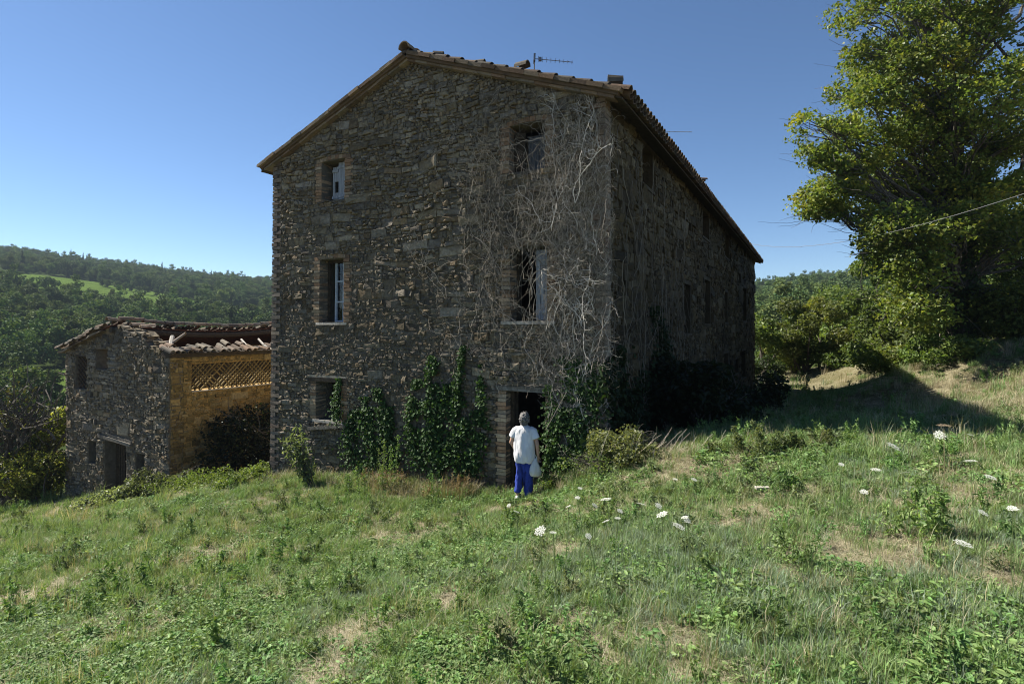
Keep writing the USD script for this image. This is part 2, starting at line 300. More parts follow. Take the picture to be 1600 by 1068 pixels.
def lay(wall, region, zmin, zmax, umin, umax, rng, course=(.12, .23), gap=.005, widths=(.24, .66), depthr=(.006, .042), palette=PALE_, k=9, tone=1.0):
    """random rubble brought to rough courses; returns [(area, v, f, tint)]"""
    shapely.prepare(region); out = []; z = zmin; seed = int(rng.integers(1e6))
    def warp(u, zz):
        n1 = meshkit.fbm(np.stack([u * .9, zz * 1.3, 0 * u], -1), 3, seed) - .5; n2 = meshkit.fbm(np.stack([u * 1.6 + 9, zz * 1.6, 0 * u + 3], -1), 2, seed + 7) - .5
        return np.stack([u + .14 * n2, zz + .22 * n1], -1)
    cells = []
    while z < zmax:
        h = rng.uniform(*course); u = umin - rng.uniform(0, .4)
        while u < umax:
            w = rng.uniform(*widths); t = rng.random()
            if t < .10: rows = [1.0]
            elif t < .70: a = rng.uniform(.36, .64); rows = [a, 1 - a]
            else: a, b = rng.uniform(.25, .4, 2); rows = [a, b, 1 - a - b]
            zz = z
            for fr in rows:
                hh = fr * h; m = max(1, int(round(w / max(.08, hh * rng.uniform(1.15, 2.4))))); cut = np.sort(rng.uniform(.18, .82, m - 1)) if m == 2 else (np.arange(1, m) + rng.uniform(-.25, .25, m - 1)) / m
                e = np.r_[0, cut, 1] * w + u
                for a, b in zip(e[:-1], e[1:]): cells.append((a, zz, b, zz + hh))
                zz += hh
            u += w
        z += h
    C = np.array(cells)
    quads = np.stack([C[:, [0, 1]], C[:, [2, 1]], C[:, [2, 3]], C[:, [0, 3]]], 1) + rng.normal(0, .012, (len(C), 4, 2))
    quads = warp(quads[..., 0].ravel(), quads[..., 1].ravel()).reshape(-1, 4, 2)
    polys = shapely.polygons(quads); r = .009
    polys = shapely.buffer(shapely.buffer(polys, -gap - r, quad_segs=2), r, quad_segs=2)
    ok = shapely.intersects(region, polys); polys = polys[ok]
    inside = shapely.contains(region, polys); polys = np.where(inside, polys, shapely.intersection(polys, region))
    for pl in polys:
        if pl.is_empty: continue
        if pl.geom_type != 'Polygon':
            pl = max(getattr(pl, 'geoms', [pl]), key=lambda g: g.area)
            if pl.geom_type != 'Polygon': continue
        if pl.area < .0014: continue
        c = pl.centroid; lump = meshkit.fbm(np.array([[c.x * .5, c.y * .5, 1.0]]), 3, seed + 3)[0]
        dep = rng.uniform(*depthr) * max(.12, -.35 + 2.7 * lump)
        v, f = stone_mesh(wall, pl, dep, rng, k)
        t = palette[rng.integers(len(palette))] * rng.uniform(.72, 1.28) * (.5 + 1.0 * lump) * tone
        out.append((pl.area, v, f, t, (c.x, c.y)))
    return out
def set_stones(parent, stones, single, name='stone', mat=None, weight=None):
    """the stones that show largest as parts of their own, the rest joined"""
    order = sorted(range(len(stones)), key=lambda i: -(stones[i][0] * (weight(stones[i][4]) if weight else 1)))
    for i in order[:single]: put(parent, name, stones[i][1:3], mat or M_STONE, tint=stones[i][3])
    if len(order) > single: put(parent, 'rubble_stones', cat([stones[i][1:4] for i in order[single:]])[:2], mat or M_STONE, tint=cat([stones[i][1:4] for i in order[single:]])[2], kind='stuff')
BRK = np.array([(.20, .125, .075), (.23, .16, .10), (.17, .115, .075), (.26, .20, .135), (.21, .17, .125)])
def jamb(parent, wall, u0, u1, z0, z1, rng, side, course=.075, depth=(-.30, .012), tone=1.0, palette=BRK):
    """a column of bricks toothed into the rubble, one prim each; side = +1 when the tooth goes towards larger u"""
    z = z0; k = 0
    while z < z1 - .03:
        h = min(course * rng.uniform(.88, 1.12), z1 - z); ext = (.0, .07)[k % 2] + rng.uniform(-.012, .012)
        a, b = (u0, u1 + ext) if side > 0 else (u0 - ext, u1)
        d1 = depth[1] + rng.uniform(-.008, .012)
        put(parent, 'brick', wall.box((a + b) / 2, z + h / 2, (depth[0] + d1) / 2, b - a, h - .012, d1 - depth[0], .005, rng), M_BRICK, tint=palette[rng.integers(len(palette))] * rng.uniform(.7, 1.25) * tone)
        z += h; k += 1
def shutter(parent, wall, u0, u1, z0, z1, d, rng, boards=3, hole=None, mat=None, name='shutter'):
    s = xform_group(parent, name); w = (u1 - u0) / boards; mat = mat or M_SHUT
    for i in range(boards):
        uu = u0 + (i + .5) * w
        if hole and hole[0] < uu < hole[1]:
            put(s, 'board', wall.box(uu, (z0 + hole[2]) / 2, d, w - .006, hole[2] - z0, .025, .002, rng), mat); put(s, 'board', wall.box(uu, (z1 + hole[3]) / 2, d, w - .006, z1 - hole[3], .025, .002, rng), mat)
        else: put(s, 'board', wall.box(uu, (z0 + z1) / 2, d + rng.uniform(-.006, .006), w - .006, z1 - z0, .025, .002, rng), mat)
    for zz in (z0 + .12 * (z1 - z0), z1 - .12 * (z1 - z0)): put(s, 'batten', wall.box((u0 + u1) / 2, zz, d + .024, (u1 - u0) * .98, .06, .02, .002, rng), mat)
    return s

# ------------------------------------------------------------------ the farmhouse
CO = np.array([(945 - 800) / FPX * 9.75, 9.75, 0.0]); LO = np.array([(430 - 800) / FPX * 13.85, 13.85, 0.0])
WID = float(np.linalg.norm(LO - CO)); EU = (LO - CO) / WID; EV = np.array([-EU[1], EU[0], 0.0]); EV = EV if EV[1] > 0 else -EV
LEN = 27.0; ZE, ZA = 5.72, 7.32        # wall top at the eaves, at the gable
rs = np.random.default_rng(11)
F = Wall(CO, EU, -EV, lean=.016, width=WID)          # gable front
S = Wall(CO, EV, -EU)                              # long right side
house = thing('stone_farmhouse', 'tall abandoned rubble stone farmhouse with tiled gable roof and dry vines', 'farmhouse')
gable = Polygon([(0, -4), (WID, -4), (WID, ZE), (WID / 2, ZA), (0, ZE)])
OPEN = {k: F.rect(*v) for k, v in dict(top_left=(503, 254, 539, 310), mid_left=(500, 406, 537, 503), low_left=(494, 598, 533, 654), top_right=(796, 198, 852, 262), mid_right=(797, 388, 855, 501), door=(791, 614, 852, 800)).items()}
holes = unary_union([sbox(*b) for b in OPEN.values()])
fw = xform_group(house, 'front_wall')
put(fw, 'mortar_core', F.slab(gable.difference(holes), -.5, 0), M_MORTAR)
surround = []
for k, (a, b, c, d) in OPEN.items(): surround.append(sbox(a - .20, b, c + .20, d))
lint = {}
for k, (a, b, c, d) in OPEN.items(): lint[k] = sbox(a - .22, d, c + .24, d + (.12 if k in ('low_left', 'door') else .09)); surround.append(lint[k])
for k in ('mid_left', 'mid_right', 'low_left'):
    a, b, c, d = OPEN[k]; surround.append(sbox(a - .12, b - .07, c + .12, b))
quo = sbox(WID - .24, -4, WID + .5, ZE)
reg = gable.buffer(-.02).difference(unary_union(surround + [holes, quo, sbox(-.5, -4, .16, ZE)]).buffer(.012))
reg = reg.intersection(sbox(-1, -2.9, 12, 9))
st = lay(F, reg, -2.9, 7.6, -.1, WID + .1, rs)
set_stones(fw, st, 300, weight=lambda c: 1.0)
# brick quoins at both corners
z = -2.9; i = 0
while z < ZE - .05:
    h = rs.uniform(.082, .108); L = (.30, .17)[i % 2]
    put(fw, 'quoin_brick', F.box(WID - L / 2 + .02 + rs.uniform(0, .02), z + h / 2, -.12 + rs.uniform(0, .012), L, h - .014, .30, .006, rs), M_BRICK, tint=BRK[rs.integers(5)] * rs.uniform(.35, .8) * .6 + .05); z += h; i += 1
z = -1.6; i = 0
while z < ZE - .05:
    h = rs.uniform(.085, .11); L = (.28, .16)[i % 2]
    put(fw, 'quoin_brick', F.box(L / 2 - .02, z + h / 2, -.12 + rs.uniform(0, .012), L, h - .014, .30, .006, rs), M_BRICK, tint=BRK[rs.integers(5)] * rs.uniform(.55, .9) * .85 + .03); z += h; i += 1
# openings
for k, (a, b, c, d) in OPEN.items():
    nm = 'doorway' if k == 'door' else 'window'
    w = xform_group(house, nm)
    b0 = max(b, -1.7)
    jamb(w, F, a - .18, a, b0, d, rs, -1, tone=1.0); jamb(w, F, c, c + .18, b0, d, rs, 1, tone=1.7 if k == 'door' else 1.15)
    if k in ('low_left', 'door'):
        put(w, 'lintel', F.box((a + c) / 2, d + .055, -.15, c - a + .42, .10, .36, .008, rs), M_WOOD if k == 'door' else M_DWOOD)
        if k == 'low_left': put(w, 'lintel_stone', F.box((a + c) / 2 + .05, d + .125, -.1, c - a + .46, .05, .26, .006, rs), M_BRICK, tint=(.33, .29, .23))
    else:                                          # shallow brick arch
        nb = 9
        for i in range(nb):
            t = (i + .5) / nb - .5; put(w, 'arch_brick', F.box((a + c) / 2 + t * (c - a + .34), d + .045 + .05 * (1 - 4 * t * t) - .03, -.12, (c - a + .34) / nb - .008, .085, .27, .004, rs, rot=-t * .18), M_BRICK, tint=BRK[rs.integers(5)] * rs.uniform(.6, 1.0))
    if k in ('mid_left', 'mid_right', 'low_left'): put(w, 'sill', F.box((a + c) / 2, b - .035, -.12, c - a + (.34 if k == 'mid_right' else .2), .06, .36 if k == 'mid_right' else .30, .005, rs), M_STONE, tint=(.33, .31, .28))
    if k == 'top_left':
        m = (a + c) / 2
        shutter(w, F, a + .01, m - .01, b + .01, d - .02, -.17, rs, 3); shutter(w, F, m + .01, c - .17, b + .01, d - .1, -.19, rs, 3, hole=(m + .03, m + .13, b + .22, b + .48))
    if k == 'mid_left':
        q = c - (c - a) * .36
        fr = xform_group(w, 'sash'); u0, u1 = a + (c - a) * .38, a + (c - a) * .70
        for uu in (u0, u1): put(fr, 'stile', F.box(uu, (b + d) / 2, -.3, .045, d - b, .05, .002, rs), M_SASH)
        for t in (.02, .33, .66, .98): put(fr, 'rail', F.box((u0 + u1) / 2, b + t * (d - b), -.302, u1 - u0, .035, .045, .002, rs), M_SASH)
        put(fr, 'pane', F.box((u0 + u1) / 2, (b + d) / 2, -.31, u1 - u0, d - b, .006), M_GLASS); put(fr, 'curtain', F.box((u0 + u1) / 2, (b + d) / 2, -.36, u1 - u0, (d - b) * .98, .01), M_SASH)
        fr2 = xform_group(w, 'frame')
        for uu in (a + .03, c - .03): put(fr2, 'stile', F.box(uu, (b + d) / 2, -.28, .06, d - b, .07, .002, rs), M_DWOOD)
        put(fr2, 'rail', F.box((a + c) / 2, d - .03, -.28, c - a - .12, .06, .07, .002, rs), M_DWOOD)
    if k == 'top_right': shutter(w, F, a + .02, c - .26, b + .02, d - .16, -.3, rs, 4, mat=M_GSHUT); shutter(w, F, c - .25, c - .46 + (c - a), b + .02, d - .1, -.2, rs, 3, mat=M_DWOOD)
    if k == 'mid_right':
        shutter(w, F, a + .01, a + (c - a) * .36, b + .02, d - .06, -.12, rs, 3, mat=M_SHUT)
        fr = xform_group(w, 'frame')
        for uu in (a + .03, c - .03): put(fr, 'stile', F.box(uu, (b + d) / 2, -.3, .06, d - b, .07, .002, rs), M_DWOOD)
    if k == 'door':
        fr = xform_group(w, 'door_frame')
        put(fr, 'post', F.box(c - .05, (b0 + d) / 2, -.2, .08, d - b0, .09, .004, rs), M_DWOOD); put(fr, 'post', F.box(a + .05, (b0 + d) / 2, -.22, .07, d - b0, .09, .004, rs), M_DWOOD)
        fr = xform_group(w, 'door_leaf')
        for i in range(4): put(fr, 'board', F.box(a + .09, (b0 + d) / 2, -.34 - i * .16, .03, d - b0 - .04, .152, .003, rs), M_DWOOD)
# loose plank propped under the low window
a, b, c, d = OPEN['low_left']
pl = put(None, 'loose_plank', F.box((a + c) / 2, b - .16, .06, c - a + .40, .07, .05, .006, rs, rot=.0 + math.radians(-7)), M_WOOD); tag(pl, 'weathered grey plank jutting from the wall under the lowest left window', 'plank')
# side walls, back and floors: real openings in the long side
SO = {k: S.rect(*v) for k, v in dict(a=(1004, 240, 1020, 285), b=(1098, 338, 1108, 368), c=(1133, 368, 1139, 400), d=(1069, 446, 1079, 520), e=(1101, 440, 1110, 505), f=(1132, 457, 1137, 503), g=(1161, 451, 1166, 501), h=(1131, 553, 1138, 580), i=(1148, 562, 1154, 582), j=(1158, 549, 1165, 588)).items()}
side = Polygon([(0, -4), (LEN, -4), (LEN, ZE), (0, ZE)]).difference(unary_union([sbox(*b) for b in SO.values()]))
sw = xform_group(house, 'side_wall')
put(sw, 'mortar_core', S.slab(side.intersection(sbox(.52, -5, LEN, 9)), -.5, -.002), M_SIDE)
sreg = side.buffer(-.02).intersection(sbox(.3, -1.9, 16, 9)); sreg = sreg.difference(unary_union([sbox(*b).buffer(.13) for b in SO.values()]))
sst = lay(S, sreg, -1.9, 5.8, .28, 16.1, rs, course=(.2, .36), widths=(.4, 1.0), depthr=(.006, .04), palette=np.array([(.054, .041, .021), (.072, .055, .029), (.043, .033, .019), (.08, .066, .042)]), k=8)  # stone palette darkened, the shade of this side is in the tint
sst += lay(S, side.buffer(-.02).intersection(sbox(16, -2.6, LEN - .05, 9)).difference(unary_union([sbox(*b).buffer(.13) for b in SO.values()])), -2.6, 5.8, 15.9, LEN + .1, rs, course=(.3, .5), widths=(.6, 1.4), depthr=(.006, .05), palette=np.array([(.054, .041, .021), (.072, .055, .029), (.043, .033, .019), (.08, .066, .042)]), k=7)  # same darkened palette, shade carried by the stone colour
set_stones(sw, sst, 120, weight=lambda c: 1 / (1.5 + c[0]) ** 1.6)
for k, (a, b, c, d) in SO.items():
    w = xform_group(house, 'side_window')
    put(w, 'lintel', S.box((a + c) / 2, d + .06, -.2, c - a + .3, .11, .42, .006, rs), M_SIDE); put(w, 'sill', S.box((a + c) / 2, b - .04, -.18, c - a + .2, .07, .42, .006, rs), M_SIDE)
    if k in 'abceg': shutter(w, S, a + .02, c - .02, b + .02, d - .02, -.28, rs, 4, mat=M_DWOOD)
B = Wall(CO + EV * LEN, EU, EV); Lw = Wall(CO + EU * WID, EV, EU)
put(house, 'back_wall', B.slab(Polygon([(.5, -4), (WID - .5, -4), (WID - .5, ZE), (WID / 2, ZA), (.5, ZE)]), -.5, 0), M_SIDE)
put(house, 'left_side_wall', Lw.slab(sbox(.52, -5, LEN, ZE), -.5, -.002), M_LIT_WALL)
for zz in (1.15, 3.55): put(house, 'floor', (lambda P: (P, BOXT))(np.array([CO + EU * u + EV * v + np.array([0, 0, zz + w]) for w in (0, .18) for u, v in ((.5, .5), (WID - .5, .5), (WID - .5, LEN - .5), (.5, LEN - .5))])), M_INT)
put(house, 'partition', (lambda P: (P, BOXT))(np.array([CO + EU * u + EV * v + np.array([0, 0, zz]) for zz in (-3, ZE) for u, v in ((.5, 4.4), (WID - .5, 4.4), (WID - .5, 4.6), (.5, 4.6))])), M_INT)

# roof
def coppo(L=.46, r0=.105, r1=.085, th=.016, seg=7):
    """a barrel tile lying along +x, arched up +z"""
    an = np.linspace(0, np.pi, seg); V = []
    for x, r in ((0, r0), (L, r1)):
        for q in (r, r - th): V.append(np.stack([np.full(seg, x), q * np.cos(an), q * np.sin(an)], 1))
    v = np.vstack(V); f = []
    o0, i0, o1, i1 = 0, seg, 2 * seg, 3 * seg
    for k in range(seg - 1):
        for A, Bq in ((o0, o1), (i1, i0), (i0, o0), (o1, i1)):
            f += [[A + k, A + k + 1, Bq + k + 1], [A + k, Bq + k + 1, Bq + k]]
    for k in (0, seg - 1): f += [[o0 + k, o1 + k, i1 + k], [o0 + k, i1 + k, i0 + k]]
    return v, np.array(f)
TV, TF = coppo()
TTV, TTF = coppo(seg=5)
TPAL = np.array([(.12, .078, .05), (.14, .10, .066), (.095, .07, .05), (.125, .105, .078), (.09, .077, .06)])
def place(tv, o, ax, up):
    """tile template to the world: ax along its length, up its arch"""
    ay = np.cross(up, ax); return tv[:, :1] * ax + tv[:, 1:2] * ay + tv[:, 2:3] * up + o
roof = xform_group(house, 'roof')
OH, OV = .34, .24                     # overhang at the eaves and at the verge
SL = math.atan2(ZA - ZE, WID / 2); cs, sn = math.cos(SL), math.sin(SL)
rstuff = []; rn = np.random.default_rng(5)
for sd in (0, 1):                      # 0 right slope, 1 left slope
    du = EU if sd == 0 else -EU       # direction up the slope, horizontally
    base = CO if sd == 0 else CO + EU * WID
    up_dir = du * cs + np.array([0, 0, sn]); nrm = np.cross(EV, up_dir); nrm = nrm if nrm[2] > 0 else -nrm
    e0 = base - du * OH + np.array([0, 0, ZE - OH * sn / cs + .01]); run = (WID / 2 + OH) / cs
    def RP(a, b, c): return e0 + up_dir * a + EV * b + nrm * c
    def rbox(a0, a1, b0, b1, c0, c1, jit=0):
        P = np.array([RP(a, b, c) for c in (c0, c1) for a, b in ((a0, b0), (a1, b0), (a1, b1), (a0, b1))])
        if jit: P = P + rn.uniform(-jit, jit, P.shape)
        f = BOXT if np.dot(np.cross(up_dir, EV), nrm) > 0 else BOXT[:, ::-1]
        return P, f
    put(roof, 'underlay', rbox(0.06, run - (.0 if sd else .0), -OV + .05, LEN + .2, .0, .05), M_SLAB)
    # flat verge bricks in two courses, stepping out
    n = 15
    for i in range(n):
        a = .02 + i * (run - .04) / n; b = a + (run - .04) / n - .008; dz = rn.uniform(-.006, .006)
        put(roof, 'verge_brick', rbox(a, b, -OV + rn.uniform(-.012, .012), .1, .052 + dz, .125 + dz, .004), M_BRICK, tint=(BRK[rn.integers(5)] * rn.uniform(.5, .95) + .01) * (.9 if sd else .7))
    for i in range(n):
        a = .02 + i * (run - .04) / n; b = a + (run - .04) / n - .008
        put(roof, 'verge_brick', rbox(a + .1, min(b + .1, run), -OV + .09 + rn.uniform(-.012, .012), .1, -.05, -.004, .004), M_BRICK, tint=(BRK[rn.integers(5)] * rn.uniform(.5, .9) + .02))
    # eave course of flat tiles under the barrels
    put(roof, 'eave_board', rbox(-.02, .5, -OV + .1, LEN + .15, -.03, -.004), M_DWOOD)
    step = .36; ncol = int((LEN + OV + .2) / .215); nrow = int(run / step)
    for c in range(ncol):
        bb = -OV + .15 + c * .215
        for r in range(nrow + 1):
            aa = (-.11 if sd == 0 and r == 0 else -.07) + r * step
            if aa > run - .25: continue
            L0 = RP(aa, bb + rn.normal(0, .008), .085 + rn.normal(0, .006) + (.03 if r == 0 else 0.02)); ax = up_dir + EV * rn.normal(0, .02) - nrm * .045; ax /= np.linalg.norm(ax)
            t = TPAL[rn.integers(5)] * rn.uniform(.55, 1.1) * (.75 if c == 0 else 1)
            near_eave = sd == 0 and r == 0
            if near_eave or c == 0: put(roof, 'tile', (place(TV, L0, ax, nrm), TF), M_TILE, tint=t)
            else: rstuff.append((place(TTV, L0, ax, nrm), TTF, t))
            if r < 3 or c < 2:     # channel tiles between the rows, upside down
                rstuff.append((place(TTV * (1, 1, -1), RP(aa, bb + .107, .12), ax, nrm), TTF[:, ::-1], t * .8))
S_ = cat(rstuff); put(roof, 'tiles', S_[:2], M_TILE, tint=S_[2], kind='stuff')
apex = CO + EU * WID / 2 + np.array([0, 0, ZA + .02])
for i in range(int(LEN / .38)):
    a = -OV - .02 + i * .38
    put(roof, 'ridge_tile', (place(TV * (1, 1.35, 1.4), apex + EV * a + np.array([0, 0, .15 + (.02 if i % 2 else 0) + rn.normal(0, .008)]), EV, np.array([0, 0, 1.0])), TF), M_TILE, tint=TPAL[rn.integers(5)] * rn.uniform(.6, 1.0))
# displaced tiles and stones lying on the verge of the right slope
for px, py, sc in ((672, 80, 1.0), (737, 93, .8), (803, 99, 1.0), (946, 121, 1.25), (636, 78, .9)):
    u, zz = F.uz(px, py + 3); o = F.P(u, zz - .03, -.12)
    put(roof, 'loose_tile', (place(TV * (sc * .62, sc, sc * 1.2), o, (-EU * rn.uniform(.6, 1) + EV * rn.uniform(-.3, .6)), np.array([0, 0, 1.0])), TF), M_TILE, tint=TPAL[4] * .8)
# small chimney near the right eave
u, zz = S.uz(1098, 297); o = S.P(u, zz - .1, -.25)
ch = xform_group(roof, 'chimney'); put(ch, 'stack', boxm(o + [0, 0, .1], (.42, .42, .6), .02, rn), M_BRICK, tint=(.25, .17, .11))
for i in (-1, 1): put(ch, 'cap_tile', (place(TV * (1.3, 1.3, 1), o + [-.25, i * .12, .42], np.array([1.0, 0, 0]), np.array([0, 0, 1.0])), TF), M_TILE, tint=TPAL[0])
# ------------------------------------------------------------------ the barn
rb = np.random.default_rng(23)
BO = np.array([(265 - 800) / FPX * 18.0, 18.0, 0.0]); BW = 6.75; BL = 9.0
BF = Wall(BO, EU, -EV); BS = Wall(BO, EV, -EU)
bz, ba = .82, 1.75
barn = thing('stone_barn', 'roofless ruined stone barn with ochre side wall and lattice brickwork', 'barn')
BOP = {k: BF.rect(*v) for k, v in dict(grille=(118, 557, 136, 606), vent=(150, 546, 169, 576), slit=(139, 690, 150, 722), door=(164, 694, 197, 800), gap=(213, 710, 226, 762)).items()}
bg = Polygon([(0, -6.5), (BW, -6.5), (BW, bz - .05), (BW / 2 + .2, ba), (BW / 2 - .5, ba - .1), (1.6, ba - .35), (.9, bz + .12), (0, bz)])
bh = unary_union([sbox(*b) for b in BOP.values()])
bw = xform_group(barn, 'gable_wall')
put(bw, 'mortar_core', BF.slab(bg.difference(bh), -.45, 0), M_MORTAR)
a, b, c, d = BOP['door']
breg = bg.buffer(-.01).difference(unary_union([bh.buffer(.03), sbox(a - .35, d, c + .5, d + .3)])).intersection(sbox(-1, -5.4, 9, 9))
bst = lay(BF, breg, -5.4, 2.0, -.05, BW + .05, rb, course=(.16, .32), widths=(.34, .8), depthr=(.006, .046), k=8, tone=1.1)
set_stones(bw, bst, 160)
dr = xform_group(barn, 'doorway')
put(dr, 'lintel', BF.box((a + c) / 2 + .0, d + .09, -.1, c - a + .75, .12, .36, .012, rb, rot=math.radians(4)), M_WOOD)
put(dr, 'lintel', BF.box((a + c) / 2 - .15, d + .20, -.1, c - a + .5, .09, .30, .012, rb, rot=math.radians(6)), M_WOOD)
fr = xform_group(dr, 'door_leaf')
for i in range(4): put(fr, 'board', BF.box(c - .08 - i * .12, (b + d) / 2, -.36 - i * .02, .115, d - b, .03, .004, rb), M_DWOOD)
a, b, c, d = BOP['grille']; g = xform_group(barn, 'window_grille')
for i in range(7):
    for sgn in (-1, 1):
        t = (i + .5) / 7; zc = b + t * (d - b)
        put(g, 'slat', BF.box((a + c) / 2, zc, -.08 + sgn * .016, (c - a) * 1.15, .028, .022, .002, rb, rot=sgn * .62), M_DWOOD)
put(g, 'frame_head', BF.box((a + c) / 2, d + .04, -.1, c - a + .2, .08, .25, .006, rb), M_DWOOD)
# ochre side wall with its lattice of bricks
OPAL = np.array([(.1806, .1302, .0521), (.2184, .1596, .0672), (.1428, .1050, .0420), (.2268, .1764, .0882)])
la = BS.rect(299, 572, 427, 616); lz0, lz1 = -.42, .48
lat = sbox(la[0], lz0, BL - 2.2, lz1)
ow = Polygon([(0, -6.5), (BL, -6.5), (BL, bz - .1), (0, bz - .1)])
sw2 = xform_group(barn, 'ochre_wall')
put(sw2, 'mortar_core', BS.slab(ow.difference(lat).intersection(sbox(.47, -7, 20, 9)), -.45, -.002), M_OCHRE_M)
oreg = ow.buffer(-.01).difference(lat.buffer(.02)).intersection(sbox(.02, -4.6, BL, 9))
ost = lay(BS, oreg, -4.6, 1.0, .0, BL, rb, course=(.16, .3), widths=(.35, .9), depthr=(.004, .03), palette=OPAL, k=8, tone=1.0)
set_stones(sw2, ost, 140, weight=lambda c: 1 if c[0] < 4.5 else .01)
lt = xform_group(barn, 'brick_lattice'); per = .172
n = int((BL - 2.2 - la[0] + (lz1 - lz0)) / per) + 1
for s_ in (1, -1):
    for i in range(n):
        u0 = la[0] + i * per if s_ < 0 else la[0] - (lz1 - lz0) + i * per
        p0 = np.array([u0, lz0]); p1 = np.array([u0 + (lz1 - lz0), lz1])
        if s_ < 0: p0, p1 = np.array([u0, lz0]), np.array([u0 - (lz1 - lz0), lz1])
        seg = shapely.LineString([p0, p1]).intersection(lat)
        if seg.is_empty or seg.length < .05: continue
        if rb.random() < .05: continue
        q = np.array(seg.coords) + rb.normal(0, .009, (2, 2)); m_ = q.mean(0); ang = math.atan2(q[1, 1] - q[0, 1], q[1, 0] - q[0, 0])
        put(lt, 'lattice_brick', BS.box(m_[0], m_[1], -.05 + s_ * .021, seg.length, .038, .04, .003, rb, rot=ang), M_BRICK, tint=OPAL[rb.integers(4)] * rb.uniform(.6, 1.2))
put(lt, 'sill_stones', BS.box((la[0] + BL - 2.2) / 2, lz0 - .02, .01, BL - 2.2 - la[0], .03, .06, .004, rb), M_PALE)
put(barn, 'wall_plate', BS.box(BL / 2, bz - .02, -.15, BL + .1, .16, .5, .01, rb), M_DWOOD)
BB = Wall(BO + EV * BL, EU, EV); BLf = Wall(BO + EU * BW, EV, EU)
put(barn, 'back_wall', BB.slab(Polygon([(.45, -6.5), (BW - .45, -6.5), (BW - .45, bz), (BW / 2, ba), (.45, bz)]), -.45, 0), M_INT)
put(barn, 'left_side_wall', BLf.slab(sbox(.47, -6.5, BL, bz - .05), -.45, -.002), M_MORTAR)
put(barn, 'loft_floor', (lambda P: (P, BOXT))(np.array([BO + EU * u + EV * v + np.array([0, 0, -1.2 + w]) for w in (0, .12) for u, v in ((.45, .45), (BW - .45, .45), (BW - .45, BL - .45), (.45, BL - .45))])), M_INT)
# what is left of its roof
brf = xform_group(barn, 'roof')
sl = math.atan2(ba - bz, BW / 2); c_, s_ = math.cos(sl), math.sin(sl)
def slope_frame(far):
    du = -EU if far else EU; base = BO + (EU * BW if far else 0 * EU)
    up = du * c_ + np.array([0, 0, s_]); nr = np.cross(EV, up); nr = nr if nr[2] > 0 else -nr
    e0 = base - du * .2 + np.array([0, 0, bz - .2 * s_ / c_ + .05]); return up, nr, e0
up, nr, e0 = slope_frame(True); run = (BW / 2 + .2) / c_
def sag(b): return -.22 * math.sin(math.pi * min(max((b - .2) / (BL * .8), 0), 1)) if b > 0 else 0
nb = 26
for i in range(nb):                      # red boarding of the far slope
    b0, b1 = -.12 + i * (BL + .2) / nb, -.12 + (i + 1) * (BL + .2) / nb - .012
    P = np.array([e0 + up * a_ + EV * b_ + nr * h_ + [0, 0, sag(b_) * a_ / run] for h_ in (-.03, 0) for a_, b_ in ((0, b0), (run, b0), (run, b1), (0, b1))])
    put(brf, 'board', (P, BOXT), M_RED)
bt = []
for i in range(int((BL + .5) / .2)):
    for r in range(int(run / .34) + 1):
        b_ = -.16 + i * .2; a_ = -.06 + r * .34
        if a_ > run - .2: continue
        o = e0 + up * a_ + EV * (b_ + rb.normal(0, .02)) + nr * (.09 + rb.normal(0, .012)) + [0, 0, sag(b_) * a_ / run]
        ax = up + EV * rb.normal(0, .12) - nr * .05 + nr * rb.normal(0, .05); ax /= np.linalg.norm(ax); t = TPAL[rb.integers(5)] * rb.uniform(.5, 1.2) + .01
        if rb.random() < (.35 if a_ > run - .5 else .1): continue
        if (i < 3 or a_ > run - .56): put(brf, 'tile', (place(TV, o, ax, nr), TF), M_TILE, tint=t)
        else: bt.append((place(TTV, o, ax, nr), TTF, t))
b_ = -.2
while b_ < BL:                            # ridge tiles, uneven
    o = BO + EU * (BW / 2 + .05) + EV * b_ + np.array([0, 0, ba + .22 + sag(b_) + rb.normal(0, .02)])
    ax = EV + EU * rb.normal(0, .12) + np.array([0, 0, rb.normal(0, .06)]); put(brf, 'ridge_tile', (place(TV * (1, 1.15, 1.2), o, ax / np.linalg.norm(ax), np.array([0, 0, 1.0])), TF), M_TILE, tint=TPAL[rb.integers(5)] * rb.uniform(.6, 1.5) + .02)
    b_ += .36 + rb.uniform(0, .05)
put(brf, 'ridge_beam', tube([BO + EU * BW / 2 + EV * t + np.array([0, 0, ba - .12 + sag(t)]) for t in np.linspace(-.1, BL, 12)], .11, 7), M_DWOOD)
up, nr, e0 = slope_frame(False)
for i in range(int(5.2 / .2)):            # a strip of tiles still lying along the near eave
    for r in range(3):
        b_ = -.1 + i * .2; a_ = -.06 + r * .33
        if rb.random() < (.25, .6, .9)[r] * (.6 if i < 3 else 1): continue
        o = e0 + up * a_ + EV * (b_ + rb.normal(0, .03)) + nr * (.05 + rb.uniform(0, .05)); ax = up + EV * rb.normal(0, .18) + nr * rb.normal(0, .06); ax /= np.linalg.norm(ax)
        put(brf, 'tile', (place(TV, o, ax, nr), TF), M_TILE, tint=TPAL[rb.integers(5)] * rb.uniform(.6, 1.5) + .015)
P = np.array([e0 + up * a_ + EV * b_ + nr * h_ for h_ in (-.02, .03) for a_, b_ in ((.05, -.05), (.75, -.05), (.5, 5.4), (.05, 5.4))]); put(brf, 'eave_board', (P, BOXT), M_DWOOD)
for b_ in (3.0, 3.75, 4.5, 5.3):           # rafter stubs
    put(brf, 'rafter', tube([e0 + up * .1 + EV * b_ + nr * .02, e0 + up * .75 + EV * (b_ + .12) + nr * .05, e0 + up * 1.25 + EV * (b_ + .25) + nr * .12], [.045, .042, .038], 5), M_PALE)
